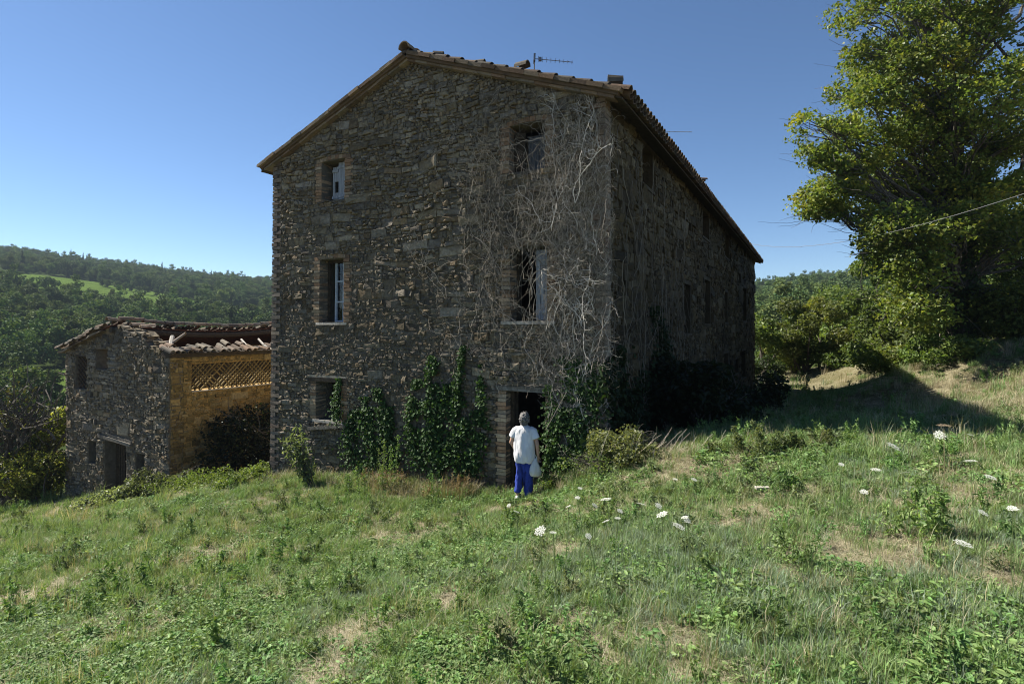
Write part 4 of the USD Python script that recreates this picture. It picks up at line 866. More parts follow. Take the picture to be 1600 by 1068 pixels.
ivy('low glossy ivy between the lowest left window and the tall ivy', [(532, 590, 665, 7), (556, 640, 730, 14), (580, 620, 735, 16), (598, 606, 735, 13), (615, 635, 740, 10)], 1, n=3800)
ivy('tall glossy ivy climbing in columns left of the doorway', [(650, 592, 735, 11), (672, 556, 720, 13), (690, 600, 745, 18), (712, 610, 745, 18), (722, 540, 700, 9), (745, 640, 745, 16), (755, 570, 640, 6)], 2, n=8600)
ivy('thick dark ivy filling the wall between doorway and house corner', [(866, 600, 760, 12), (885, 560, 760, 22), (905, 555, 750, 24), (925, 565, 740, 18), (860, 700, 775, 9)], 3, n=9000)
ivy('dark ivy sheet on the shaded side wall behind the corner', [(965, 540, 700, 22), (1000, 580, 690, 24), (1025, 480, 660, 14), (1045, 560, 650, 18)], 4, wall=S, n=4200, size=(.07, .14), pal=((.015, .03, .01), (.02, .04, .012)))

# ------------------------------------------------------------------ dry vines over the right half of the gable
rv = np.random.default_rng(91)
vine = thing('dry_vine', 'leafless grey climbing vine tangled over the right half of the gable', 'vine')
UD = WID
def vwalk(u, z, d, ang, n, step, wob, rng, dpull=.0, dmax=.10, bias=math.pi / 2, pull=.06):
    P_ = [(u, z, d)]
    for i in range(n):
        ang += rng.normal(0, wob) + pull * (bias - ang); u += math.cos(ang) * step; z += math.sin(ang) * step; d = min(max(d + rng.normal(0, .010) + dpull, .035), dmax)
        P_.append((u, z, d))
    return np.array(P_)
def roofz(u): return ZE + (ZA - ZE) * (1 - abs(u - WID / 2) / (WID / 2)) - .03
stems = []
rest_ = []
for i in range(560):
    big = i < 70; u0 = abs(rv.normal(0, 1.0)) * (.6 if big else 1.25) + rv.uniform(-.05, .5); u0 = u0 if u0 < 5.0 else rv.uniform(0, 4.5)
    z0 = rv.uniform(-.6, 4.9) if u0 < 3 else rv.uniform(1.2, 4.9); top = rv.random()
    w = vwalk(u0, z0, rv.uniform(.03, .10), math.pi / 2 + rv.normal(0, .35), int(rv.uniform(12, 36)), .07, .22 if big else .30, rv, dmax=.22 if big else .07)
    dq = OPEN['door']; ok = ~((w[:, 0] > dq[0] - .05) & (w[:, 0] < dq[2] + .05) & (w[:, 1] < dq[3] + .1)) & (w[:, 1] < np.array([roofz(a) for a in w[:, 0]])) & (w[:, 0] > -.18) & (w[:, 0] < 5.6)
    k = len(w) if ok.all() else int(np.argmin(ok))
    if k < 6: continue
    if any(OPEN[w_][0] < w[k // 2, 0] < OPEN[w_][2] and OPEN[w_][1] - .6 < w[k // 2, 1] < OPEN[w_][3] for w_ in ('mid_right', 'top_right')) and rv.random() < .75: continue
    w = w[:k]; rad = rv.uniform(.004, .0085) if big else rv.uniform(.0024, .006); parts = [tube(F.P(w[:, 0], w[:, 1], w[:, 2]), np.linspace(rad, rad * .4, k), 4)]
    for q in range(int(k * .62)):
        s = w[rv.integers(2, k)]; down = rv.random() < .45
        b = vwalk(s[0], s[1], s[2], (-math.pi / 2 if down else math.pi / 2) + rv.normal(0, .9), rv.integers(4, 10), .038, .5, rv, dpull=.001 if rv.random() < (.3 if big else .7) else .013, dmax=.42, bias=-math.pi / 2 if down else math.pi / 2, pull=.03)
        b = b[(b[:, 1] < roofz(s[0])) & ~((b[:, 0] > dq[0]) & (b[:, 0] < dq[2]) & (b[:, 1] < dq[3] - .1))]
        if any(OPEN[w_][0] < b[len(b) // 2, 0] < OPEN[w_][2] and OPEN[w_][1] < b[len(b) // 2, 1] < OPEN[w_][3] for w_ in ('mid_right', 'top_right')) and rv.random() < .8: continue
        if len(b) > 2: parts.append(tube(F.P(b[:, 0], b[:, 1], b[:, 2]), np.linspace(rad * .5, .0018, len(b)), 3))
    v, f = cat(parts); tv_ = np.array((.42, .39, .34) if big else (.25, .215, .17)) * rv.uniform(.4, 1.6)  # thick stems tinted paler, sun highlights put into their colour
    if i < 295: put(vine, 'stem', (v, f), M_VINE, tint=tv_)
    else: rest_.append((v, f, tv_))
rest_ = cat(rest_); put(vine, 'fine_stems', rest_[:2], M_VINE, tint=rest_[2], kind='stuff')
# trails hanging at the corner and on the side wall
vine2 = thing('dry_vine', 'dry vine trailing round the house corner and down the dark side wall', 'vine')
for i in range(60):
    v0 = rv.uniform(0.0, 6.5) ** 1.0; z0 = rv.uniform(1.5, 5.5); w = vwalk(v0, z0, rv.uniform(.05, .18), -math.pi / 2 + rv.normal(0, .2), int(rv.uniform(15, 40)), .09, .16, rv, bias=-math.pi / 2)
    w = w[w[:, 1] > -1.2]; rad = rv.uniform(.004, .009); parts = [tube(S.P(w[:, 0], w[:, 1], w[:, 2]), np.linspace(rad, .003, len(w)), 4)]
    for q in range(7):
        s = w[rv.integers(1, len(w))]; b = vwalk(s[0], s[1], s[2], rv.uniform(-2.5, .5), rv.integers(4, 9), .05, .4, rv, dpull=.012, dmax=.5, bias=-1.5, pull=.03); parts.append(tube(S.P(b[:, 0], b[:, 1], b[:, 2]), np.linspace(rad * .5, .0018, len(b)), 3))
    put(vine2, 'stem', cat(parts), M_VINE, tint=np.array((.2, .175, .14)) * rv.uniform(.5, 1.2))
# ------------------------------------------------------------------ meadow
rg = np.random.default_rng(7)
def blades(rng, n, h, spread, w, pal, bend=.5, var=.3, flat=0.0):
    """curved grass blades, each a strip of three quads' width tapering to a point"""
    a = rng.uniform(0, 6.28, n); q = np.sqrt(rng.random(n)) * spread; o = np.stack([q * np.cos(a), q * np.sin(a), np.full(n, -.01)], 1)
    hh = rng.uniform(.45, 1.0, n) * h; da = rng.uniform(0, 6.28, n); lean = rng.uniform(.1, 1.0, n) * bend
    d = np.stack([np.cos(da), np.sin(da), 0 * da], 1); sd = np.stack([-np.sin(da), np.cos(da), 0 * da], 1) * (w * rng.uniform(.6, 1.3, n))[:, None] * .5
    if flat: tiltz = (1 - flat)
    else: tiltz = 1.0
    P1 = o + d * (hh * lean * .25)[:, None] + np.array([0, 0, 1]) * (hh * .5 * tiltz)[:, None]
    P2 = o + d * (hh * lean * .85 * (1 + flat))[:, None] + np.array([0, 0, 1]) * (hh * .92 * tiltz * (1 - .35 * lean))[:, None] + rng.normal(0, .01, (n, 3))
    v = np.stack([o - sd, o + sd, P1 - sd * .85, P1 + sd * .85, P2], 1).reshape(-1, 3); k = np.arange(n)[:, None] * 5
    f = np.vstack([k + [0, 1, 3], k + [0, 3, 2], k + [2, 3, 4]])
    return v, f, np.repeat(tints(n, rng, pal, var), 5, axis=0)
def weed(rng, n, size, spread, h, pal, long=1.35, stems=True):
    a = rng.uniform(0, 6.28, n); q = np.sqrt(rng.random(n)) * spread; z = rng.uniform(.25, 1, n) * h * (1 - .5 * q / spread)
    p_ = np.stack([q * np.cos(a), q * np.sin(a), z], 1)
    nr = rng.normal(0, .45, (n, 3)) + [0, 0, 1]; nr /= np.linalg.norm(nr, axis=1, keepdims=True)
    az = a + rng.normal(0, .8, n); ax = np.stack([np.cos(az), np.sin(az), 0 * az], 1); ax -= nr * (ax * nr).sum(1, keepdims=True); ax /= np.linalg.norm(ax, axis=1, keepdims=True); ay = np.cross(nr, ax)
    s = (rng.uniform(.6, 1.25, n) * size)[:, None]; L = s * long
    ring = [(-.5, 0, 0), (-.18, .42, .10), (.2, .36, .10), (.55, 0, -.10), (.2, -.36, .10), (-.18, -.42, .10), (0, 0, -.02)]
    v = np.stack([p_ + ax * L * u + ay * s * w_ + nr * s * e for u, w_, e in ring], 1).reshape(-1, 3); k = np.arange(n)[:, None] * 7
    f = np.vstack([k + [i, (i + 1) % 6, 6] for i in range(6)]); c = np.repeat(tints(n, rng, pal, .25), 7, axis=0); P_ = [(v, f, c)]
    if stems:
        for i in range(0, n, 2): P_.append((*tube([(p_[i, 0] * .3, p_[i, 1] * .3, -.01), p_[i] * (.8, .8, .7), p_[i] - ax[i] * L[i] * .45], [.003, .0025, .002], 3, False), np.array(pal[0]) * .9))
    return cat(P_)
GR = [(0.1290, 0.2144, 0.0667), (0.1706, 0.2526, 0.0953), (0.1041, 0.1906, 0.0553), (0.2040, 0.2621, 0.1286)]
GB = [(0.1888, 0.2508, 0.1656), (0.2420, 0.2959, 0.2107), (0.1549, 0.2207, 0.1354)]
ST = [(0.3696, 0.3312, 0.2245), (0.3080, 0.2668, 0.1708), (0.4224, 0.3864, 0.2830), (0.2464, 0.2162, 0.1318)]
MX = [(0.1290, 0.2144, 0.0667), (0.3163, 0.3335, 0.2097), (0.1998, 0.2526, 0.0953), (0.1332, 0.2002, 0.0619)]
WD = [(0.1207, 0.2144, 0.0610), (0.1540, 0.2478, 0.0810), (0.0999, 0.1811, 0.0477), (0.1956, 0.2716, 0.1048)]
R = np.random.default_rng
GW_ = [(.1200, .1600, .0680), (.1520, .1880, .0920), (.1000, .1320, .0560)]
def forb(rng, h, pal):
    P_, S_ = [], []
    for k in range(5):
        o = np.array([rng.normal(0, .05), rng.normal(0, .05), -.02]); e = o + [rng.normal(0, .05), rng.normal(0, .05), h * rng.uniform(.6, 1.05)]; c = crooked(o, e, rng, 6, .08); v, f = tube(c, np.linspace(.003, .0015, 6), 3, False); S_.append((v, f, np.array(pal[0]) * .9))
        for q in range(26): f_ = rng.uniform(.1, 1); P_.append(np.array([np.interp(f_ * 5, range(6), c[:, i]) for i in range(3)]) + rng.normal(0, .022 * (1.2 - .7 * f_), 3))
    return cat(S_ + [leaves(np.array(P_), rng.uniform(.010, .024, len(P_)), rng, up=.5, col=tints(len(P_), rng, pal), long=3.0)])
PR = dict(
    grass=[blades(R(1), 55, .15, .10, .005, GR, .8), blades(R(2), 55, .20, .10, .005, GR, .7), blades(R(3), 55, .12, .12, .005, MX, .9)],
    blue=[blades(R(4), 60, .19, .10, .0045, GB, .7), blades(R(5), 60, .15, .10, .0045, GB, .9)],
    straw=[blades(R(6), 60, .11, .13, .004, ST, 1.4, flat=.6), blades(R(7), 60, .16, .14, .004, ST, 1.5, flat=.78), blades(R(8), 50, .10, .14, .004, ST + MX, 1.3, flat=.6)],
    weed=[weed(R(9), 36, .026, .11, .10, WD), weed(R(10), 30, .034, .12, .12, WD), weed(R(11), 50, .017, .10, .08, WD), weed(R(12), 40, .022, .12, .15, WD, 2.2)],
    clover=[weed(R(13), 60, .014, .12, .06, WD, 1.1, False), weed(R(14), 48, .02, .13, .07, WD, 1.1, False)],
    tall=[blades(R(15), 40, .42, .10, .005, GR, .6), blades(R(16), 34, .5, .10, .005, MX, .7), blades(R(17), 40, .42, .12, .004, ST, .7)],
    forb=[forb(R(18), .24, GW_), forb(R(19), .32, WD), forb(R(20), .20, WD)], stalk=[blades(R(21), 12, .34, .10, .0035, ST, .6), blades(R(22), 9, .28, .12, .004, ST + MX, .9)])
names = list(PR); flatp = [(q, M_STRAW if k == 'straw' else M_GRASS) for k in names for q in PR[k]]; off = np.cumsum([0] + [len(PR[k]) for k in names])
# dry, bare patches and greener drifts read off the photograph, as places on the ground (x, y, radius)
def spot(px, py, r): g = at_ground(px, py); return (g[0], g[1], r)
DRY = [spot(540, 1000, .38), (lambda q: q)(spot(500, 1055, .35)), spot(330, 868, .55), spot(300, 875, .4), spot(720, 935, .3), spot(60, 925, .5), spot(20, 950, .5), spot(1345, 872, .55), spot(1430, 850, .4), spot(1170, 805, .45), spot(1450, 790, .5), spot(1250, 770, .4), spot(1550, 770, .8), spot(900, 975, .22), spot(960, 1010, .25), spot(640, 770, .5), spot(430, 785, .5), spot(1060, 740, .5), spot(1480, 640, 2.0), spot(1560, 650, 2.2), spot(1400, 610, 1.6), spot(1540, 600, 2.0), spot(1060, 990, .2), spot(1100, 1060, .2), spot(1590, 900, .3), spot(800, 1000, .2), spot(880, 860, .3), spot(430, 935, .25), spot(200, 890, .35)]
DRY += [(x, y, 2.2) for x, y in ((15.5, 34), (17.5, 35), (19, 33.5), (17, 38), (20, 36))]
WEEDY = [spot(150, 1000, 1.0), spot(320, 1010, .7), spot(250, 960, .7), spot(60, 1040, .7), spot(620, 870, .7), spot(700, 900, .4), spot(560, 900, .6), spot(900, 780, .8), spot(1200, 720, .8), spot(760, 860, .6), spot(980, 900, .3), spot(860, 1000, .3), spot(740, 1040, .3), spot(120, 1060, .5), spot(400, 960, .5), spot(30, 980, .6), spot(440, 1050, .4), spot(1100, 930, .3)]
BLUE = [spot(1020, 880, .9), spot(1120, 920, .8), spot(900, 900, .6), spot(940, 850, .7), spot(1480, 880, .8), spot(1540, 960, .5), spot(720, 910, .5)]
def field_of(sp, x, y):
    s = np.array(sp); return np.exp(-(((x[:, None] - s[:, 0]) ** 2 + (y[:, None] - s[:, 1]) ** 2) / s[:, 2] ** 2)).max(1)
hp = Polygon([tuple((CO + EU * a + EV * b)[:2]) for a, b in ((-.02, -.02), (WID + .02, -.02), (WID + .02, LEN), (-.02, LEN))]); bp = Polygon([tuple((BO + EU * a + EV * b)[:2]) for a, b in ((-.02, -.02), (BW, -.02), (BW, BL), (-.02, BL))])
def scatter(n, rmin, rmax, az=50, power=2.0):
    u = rg.random(n); r = (rmin ** power + u * (rmax ** power - rmin ** power)) ** (1 / power); a = np.radians(rg.uniform(-az, az, n)); x, y = r * np.sin(a), r * np.cos(a)
    k = ~(shapely.contains_xy(hp, x, y) | shapely.contains_xy(bp, x, y)); k &= np.exp(-(((x - .2) / .5) ** 2 + ((y - 9.1) / .75) ** 2)) < rg.uniform(.25, .7, len(x)); return x[k], y[k]
def sow(name, n, rmin, rmax, label, mix, scale, az=50, power=2.0, thin=.0):
    x, y = scatter(n, rmin, rmax, az, power); P3 = np.stack([x, y, 0 * x], 1)
    dry = np.maximum(np.clip(field_of(DRY, x, y) * 1.1, 0, 1), np.clip((meshkit.fbm(P3 * .8, 4, 31) - .54) * 5, 0, 1) * .8); wee = np.maximum(field_of(WEEDY, x, y), np.clip((meshkit.fbm(P3 * .9 + 40, 4, 33) - .56) * 6, 0, 1) * .6); blu = np.maximum(field_of(BLUE, x, y), np.clip((meshkit.fbm(P3 * .7 + 80, 3, 35) - .58) * 5, 0, 1) * .6)
    w = np.stack([mix['grass'] * (1 - .75 * dry), mix['blue'] * blu * (1 - dry), mix['straw'] * (.12 + 2.6 * dry), mix['weed'] * (.10 + 2.0 * wee) * (1 - .9 * dry), mix['clover'] * (.2 + 1.6 * wee) * (1 - .8 * dry), mix['tall'] * (.4 + dry * .3), .022 * (1 + 0 * dry), .07 * (.4 + dry)], 1)
    keep = rg.random(len(x)) < np.clip(w.sum(1) / .9, 0, 1) * (1 - .12 * dry); x, y, w, dry = x[keep], y[keep], w[keep], dry[keep]
    c = (w / w.sum(1, keepdims=True)).cumsum(1); k = (rg.random((len(x), 1)) > c).sum(1); idx = off[k] + (rg.random(len(x)) * np.array([len(PR[q]) for q in names])[k]).astype(int)
    patch = .75 + .6 * meshkit.fbm(np.stack([x, y, 0 * x], 1) * 1.4 + 11, 3, 39); sc = rg.uniform(.65, 1.35, len(x)) * scale * patch
    tl = np.stack([np.abs(rg.normal(0, .16, len(x))), rg.uniform(0, 6.28, len(x))], 1)
    instancer(name, flatp, np.stack([x, y, H(x, y)], 1), idx, rg.uniform(0, 360, len(x)), sc, label, 'grass', tilt=tl)
sow('meadow_grass', 34000, 1.9, 7.2, 'rough meadow grass, weeds and dry straw in the foreground', dict(grass=.42, blue=.6, straw=.8, weed=.75, clover=.6, tall=.004), .68)
sow('meadow_grass', 30000, 7.2, 15.0, 'green and straw coloured grass on the slope before the farmhouse', dict(grass=.5, blue=.3, straw=.6, weed=.55, clover=.35, tall=.018), .88)
sow('meadow_grass', 20000, 15.0, 34.0, 'grass on the bank and lane beside and behind the farmhouse', dict(grass=.5, blue=.1, straw=.6, weed=.2, clover=.0, tall=.05), 1.3)
sow('meadow_grass', 9000, 34.0, 74.0, 'far meadow grass beyond the farmhouse', dict(grass=.5, blue=.1, straw=.3, weed=.1, clover=.0, tall=.1), 2.2)
# tall dry grass on the bank to the right
x = rg.uniform(9.0, 24, 5200); y = rg.uniform(9, 30, 5200); g = H(x, y); m = (x > 6.9 + .52 * (y - 7.0)) & (x / y < 1.05); x, y, g = x[m], y[m], g[m]; m = rg.random(len(x)) < .35 + .65 * (meshkit.fbm(np.stack([x, y, 0 * x], 1) * .5, 3, 71) > .5); x, y, g = x[m], y[m], g[m]
tp = [(blades(R(40), 46, .6, .16, .007, ST, .9), M_STRAW), (blades(R(41), 46, .5, .16, .007, ST + GR, 1.1), M_STRAW), (blades(R(42), 40, .42, .18, .008, GR, .9), M_GRASS)]
instancer('bank_grass', tp, np.stack([x, y, g], 1), rg.choice(3, len(x), p=[.45, .35, .2]), rg.uniform(0, 360, len(x)), rg.uniform(.35, .95, len(x)), 'tall dry yellow grass covering the bank under the big tree', 'grass')

# dry clumps and a fringe of uncut grass along the foot of the gable wall
def dry_clump(px, out, w, h, n, pal, label, seed):
    x, y = at_wall(px, out); t = thing('dead_weeds', label, 'plant', (x, y, float(H(x, y)))); r = R(seed)
    b = blades(r, n, h, w * .5, .006, pal, .9); put(t, 'stalks', b[:2], M_STRAW, tint=b[2], kind='stuff')
    f_ = [forb(r, h * .8, pal) for q in range(4)]; f_ = cat([(v + [r.normal(0, w * .3), r.normal(0, w * .2), 0], f, c) for v, f, c in f_]); put(t, 'dry_leaves', f_[:2], M_STRAW, tint=f_[2], kind='stuff')
dry_clump(735, .45, .8, .62, 240, [(.24, .17, .09), (.3, .22, .12), (.17, .12, .06)], 'brown dead weed clump at the wall, left of the door', 41)
dry_clump(655, .5, 1.4, .36, 300, [(.3, .25, .14), (.36, .3, .18), (.16, .17, .07)], 'straw coloured dead grass under the tall ivy', 42)
dry_clump(625, .4, .8, .5, 220, [(.25, .17, .09), (.3, .21, .11)], 'reddish dead weeds between the leaning broom and the tall ivy', 43)
u = rg.uniform(.1, WID + .3, 420); d_ = np.abs(rg.normal(0, .35, 420)) + .06; q = F.P(u, 0, d_); dq_ = OPEN['door']; m = ~((u > dq_[0] - .1) & (u < dq_[2] + .1)); q = q[m]
fp = [(blades(R(50), 40, .40, .10, .005, ST, .8), M_STRAW), (blades(R(51), 40, .34, .10, .005, MX, .9), M_STRAW), (blades(R(52), 40, .32, .10, .005, GR, .8), M_GRASS)]
instancer('wall_grass', fp, np.stack([q[:, 0], q[:, 1], H(q[:, 0], q[:, 1])], 1), rg.choice(3, len(q), p=[.35, .35, .3]), rg.uniform(0, 360, len(q)), rg.uniform(.5, 1.2, len(q)), 'uncut dry grass along the foot of the farmhouse gable wall', 'grass')

# ------------------------------------------------------------------ white umbel flowers, one by one
ru = np.random.default_rng(55)
M_PETAL = attr_mat('white_petal', rough=.7, spec=.2, translucent=.25, tr_tint=(1., 1., 1.))
M_STEM = attr_mat('green_stem', rough=.6, spec=.25)
def umbel(rng):
    P_ = []
    for i in range(26):
        a = i * 2.399; q = math.sqrt((i + .5) / 26); c = np.array([q * math.cos(a), q * math.sin(a), .10 * (1 - q * q) + rng.uniform(-.03, .03)])
        for j in range(7):
            b = j * .9 + rng.uniform(0, .4); rr = .13 * (0 if j == 0 else 1) ; o = c + np.array([rr * math.cos(b), rr * math.sin(b), rng.uniform(-.02, .02)]); s = rng.uniform(.05, .085)
            an = np.arange(5) * 1.2566 + rng.uniform(0, 1); v = np.vstack([o + s * np.stack([np.cos(an), np.sin(an), 0 * an + .1], 1), [o]]); P_.append((v, np.array([[k, (k + 1) % 5, 5] for k in range(5)]), np.array((.64, .65, .59)) * rng.uniform(.85, 1.05)))
    return cat(P_)
UMB = [umbel(ru) for _ in range(2)]
UPOS = [(966, 781), (994, 789), (1039, 801), (1041, 821), (1029, 791), (972, 798), (957, 810), (965, 820), (935, 836), (845, 830), (869, 830), (809, 800), (915, 777), (906, 764), (930, 785), (800, 786), (1067, 749), (1071, 748), (1398, 697), (1364, 732), (1420, 741), (1360, 769), (1465, 678), (1518, 718), (1551, 749), (1506, 852), (1580, 791), (1538, 799), (1582, 842), (1525, 681), (1073, 810), (1094, 811), (1079, 819), (1592, 799), (1312, 721), (884, 792)]
big_ = {(1039, 801), (1041, 821), (966, 781), (994, 789), (1420, 741), (1506, 852), (1364, 732), (1398, 697), (1518, 718), (1551, 749), (845, 830)}
rank = {}
for gk in (0, 1):
    for bk in (0, 1):
        for q_, p_ in enumerate(sorted([p_ for p_ in UPOS if (p_[0] < 1110) == bool(gk) and (p_ in big_) == bool(bk)])): rank[p_] = q_
for px, py in UPOS:
    hgt = ru.uniform(.36, .55) if py > 700 else .6; g = at_ground(px, py, hgt); g[2] = float(H(g[0], g[1]))
    fr_ = 'large' if (px, py) in big_ else 'small'
    where = 'before the doorway' if px < 1110 else 'on the right meadow'
    t = thing('wild_carrot', f'{fr_} white umbel, {ORD[rank[(px, py)]]} of the {fr_} ones from the left {where}', 'flower', g, 0, f'{fr_} white umbels {where}')
    tl = np.array([ru.normal(0, .05), ru.normal(0, .05), hgt]); rad = (.044 if fr_ == 'large' else .026) * ru.uniform(.85, 1.15)
    if py in (678,): rad = .045
    u = UMB[ru.integers(2)]; ax_ = ru.normal(0, .28, 2) + [0, .22]; v = u[0] * rad; v = v + np.array([0, 0, 1]) * (v[:, :1] * ax_[0] + v[:, 1:2] * ax_[1]) + tl
    put(t, 'flower_head', (v, u[1]), M_PETAL, tint=u[2])
    rays = [tube([tl - [0, 0, rad * .9], tl + np.array([math.cos(k) * rad * .7, math.sin(k) * rad * .7, 0])], [.0016, .001], 3, False) for k in np.arange(8) * .785]
    put(t, 'stem', cat([tube(crooked((0, 0, -.03), tl - [0, 0, rad * .9], ru, 6, .06), [.003] * 6, 4, False)] + rays), M_STEM, tint=(.11, .15, .05))
# dry brown umbel on a tall stem at the shadow's edge
g = at_ground(1475, 665, .75); g[2] = float(H(g[0], g[1])); t = thing('dry_umbel', 'brownish closed umbel on a tall stem before the shadow tip', 'flower', g); v = UMB[0][0] * .05 * np.array([1, 1, 2.0]) + [0, 0, .75]
put(t, 'flower_head', (v, UMB[0][1]), M_STRAW, tint=(.35, .28, .19)); put(t, 'stem', tube(crooked((0, 0, -.03), (0, 0, .72), ru, 6, .04), [.004] * 6, 4), M_STEM, tint=(.2, .18, .09))
# tall upright weeds along the edge of the shadow
def upright(px, base_py, top_py, label, seed, pal, wide=.05, fluffy=True):
    r = R(seed); g = at_ground(px, base_py); h = (base_py - top_py) / FPX * g[1]; t = thing('upright_weed', label, 'plant', g)
    P_, S_ = [], []
    for k in range(r.integers(2, 5)):
        o = np.array([r.normal(0, .05), r.normal(0, .05), -.03]); e = o + [r.normal(0, .07), r.normal(0, .05), h * r.uniform(.7, 1.02)]; c = crooked(o, e, r, 8, .06); S_.append(tube(c, np.linspace(.006, .003, 8), 4))
        for q in range(120): f_ = r.uniform(.15, 1); P_.append(np.array([np.interp(f_ * 7, range(8), c[:, i]) for i in range(3)]) + r.normal(0, wide * (1.15 - .75 * f_), 3) * [1, 1, .4])
    P_ = np.array(P_); lf = leaves(P_, r.uniform(.011, .026, len(P_)), r, up=.5, col=tints(len(P_), r, pal), long=2.6); put(t, 'leaves', lf[:2], M_LEAF, tint=lf[2], kind='stuff'); put(t, 'stems', cat(S_), M_STEM, tint=(.14, .16, .06))
GW = [(.0960, .1280, .0480), (.1200, .1520, .0640), (.0800, .1040, .0400)]
for i, (px, b, tp_, lab) in enumerate([(1153, 705, 660, 'grey-green leafy spike weed, leftmost of the tall group at the shadow edge'), (1164, 705, 667, 'bluish pale spike weed next to the leftmost spike at the shadow edge'), (1186, 712, 652, 'tallest green weed with a drooping tip standing against the shadow'), (1205, 705, 668, 'thin green weed right of the tallest one against the shadow'), (1239, 705, 670, 'bushy green weed with two heads at the shadow edge'), (1251, 706, 674, 'short leafy weed beside the two headed one'), (1290, 702, 666, 'lone thin weed with small brown head before the shadow'),
    (1112, 712, 686, 'low green weed at the left end of the shadow edge'), (1232, 770, 720, 'yellow-green tall weed in front of the wooden stick'), (1450, 840, 745, 'dense bright green tall weed on the right of the meadow'), (1465, 850, 760, 'second bright green weed just right of the dense one'), (593, 770, 680, 'tall green weed with narrow leaves before the low ivy'), (612, 768, 672, 'slender weed rising in front of the low ivy'), (565, 775, 715, 'short bright weed left of the slender one before the ivy'), (540, 770, 730, 'small weed beside the leaning broom')]):
    upright(px, b, tp_, lab, 300 + i, GW if i < 8 else WD)
# bent dry stalks at the shadow's left end
t = thing('dry_stalks', 'pale bent dry grass stalks at the left end of the shadow edge', 'plant', at_ground(1050, 712)); P_ = []
for i in range(46):
    o = np.array([ru.normal(0, .35), ru.normal(0, .15), -.02]); P_.append(tube(crooked(o, o + [ru.uniform(-.05, .35), ru.normal(0, .08), ru.uniform(.15, .45)], ru, 7, .08, .15), np.linspace(.0035, .0015, 7), 3))
put(t, 'stalks', cat(P_), M_STRAW, tint=(.42, .38, .30), kind='stuff')
# the pale stick lying in the grass
g = at_ground(1200, 769); t = put(None, 'wooden_stick', boxm(g + [0, 0, .05], (.27, .06, .03), .006, ru), M_PALE); tag(t, 'short pale piece of wood lying in the grass', 'stick')
g = at_ground(1315, 962)
# leaning white pole in the ivy right of the door
A, Bq = F.uz(862, 668), F.uz(893, 610); t = put(None, 'leaning_cane', tube([F.P(A[0], A[1], .25), F.P(Bq[0], Bq[1], .22)], .007, 5), M_WOOD); tag(t, 'thin pale cane leaning in the ivy right of the doorway', 'cane')

# ------------------------------------------------------------------ antenna, cable
ra = np.random.default_rng(3)
o = F.P(*F.uz(835, 104)); o = (o - [0, 0, EYE]) * 1.10 + [0, 0, EYE - .25]
sc = (o[1]) / 10.2; ta = thing('tv_antenna', 'small yagi television antenna on the farmhouse roof', 'antenna', o)
top = ray(835, 92) * o[1] + [0, 0, EYE] - o
put(ta, 'mast', tube([(0, 0, -.3), top + [0, 0, .02]], .014, 6), M_ALU)
d_ = ray(895, 97.5) / ray(895, 97.5)[1] * o[1] + [0, 0, EYE] - o; bm = np.array([top, d_]); put(ta, 'boom', tube(bm, .008, 5), M_ALU)
bd = (d_ - top) / np.linalg.norm(d_ - top); pd = np.cross(bd, [0, 0, 1.0])
for i in range(9):
    c = top + (d_ - top) * (.1 + .88 * i / 8); l = .11 - .006 * i; e_ = (pd * .55 + np.array([0, 0, .83])); e_ /= np.linalg.norm(e_); put(ta, 'element', tube([c - e_ * l * .5, c + e_ * l * .5], .0045, 4), M_ALU)
put(ta, 'reflector', boxm(top, (.03, .16, .14), .01, ra), M_ALU); put(ta, 'junction_box', boxm(top + bd * .12, (.06, .06, .07), .004, ra), M_ALU)
a = S.uz(1170, 381); A = S.P(a[0], a[1], .08); Bq = ray(1600, 247) * 12.0 + [0, 0, EYE]; Bq = A + (Bq - A) * 1.35
tt = np.linspace(0, 1, 30)[:, None]; cb = A + (Bq - A) * tt - np.array([0, 0, 1]) * (1.0 * 4 * tt * (1 - tt)); t = put(None, 'overhead_cable', tube(cb, np.linspace(.009, .006, 30), 5), M_CABLE); tag(t, 'thin grey cable from the far eave of the farmhouse across to the big tree', 'cable')
t = put(None, 'roof_wire', tube([S.P(2.2, ZE + .02, .36), S.P(2.5, ZE + .03, .75), S.P(2.55, ZE, 1.0)], .006, 4), M_CABLE); tag(t, 'thin stray wire sticking out from the near part of the eave', 'wire')
# ------------------------------------------------------------------ the person at the door
M_SKIN = noise_mat('skin', (.36, .22, .16), (.44, .28, .20), 12., rough=.6)
M_HAIR = noise_mat('grey_hair', (.035, .032, .03), (.19, .18, .175), 40., rough=.7)
M_SHIRT = noise_mat('white_shirt', (.50, .50, .53), (.60, .60, .62), 9., rough=.9, bump=(18., .25, .01))
M_TROU = noise_mat('blue_trousers', (.016, .032, .20), (.027, .05, .28), 10., rough=.9, bump=(22., .3, .01))
M_SHOE = noise_mat('white_shoe', (.55, .54, .52), (.7, .69, .66), 12.)
M_BAG = usdkit.material(stage, '/World/Looks/bag_plastic', {'p': ('principled_bsdf', dict(base_color=(.8, .81, .83), roughness=.35)), 't': ('translucent_bsdf', dict(color=(.7, .72, .75))), 'm': ('mix_closure', dict(fac=.3))}, [('p.BSDF', 'm.closure1'), ('t.BSDF', 'm.closure2')], surface='m.closure')
def smoothm(m, edge, it=12):
    v, f = mani(m.refine_to_length(edge)); tm = trimesh.Trimesh(v, f, process=True); trimesh.smoothing.filter_taubin(tm, lamb=.5, nu=-.53, iterations=it); return np.array(tm.vertices), np.array(tm.faces)
def chain(js): return [hull(ball(*a), ball(*b)) for a, b in zip(js[:-1], js[1:])]
def U(ms):
    o = ms[0]
    for m in ms[1:]: o = o + m
    return o
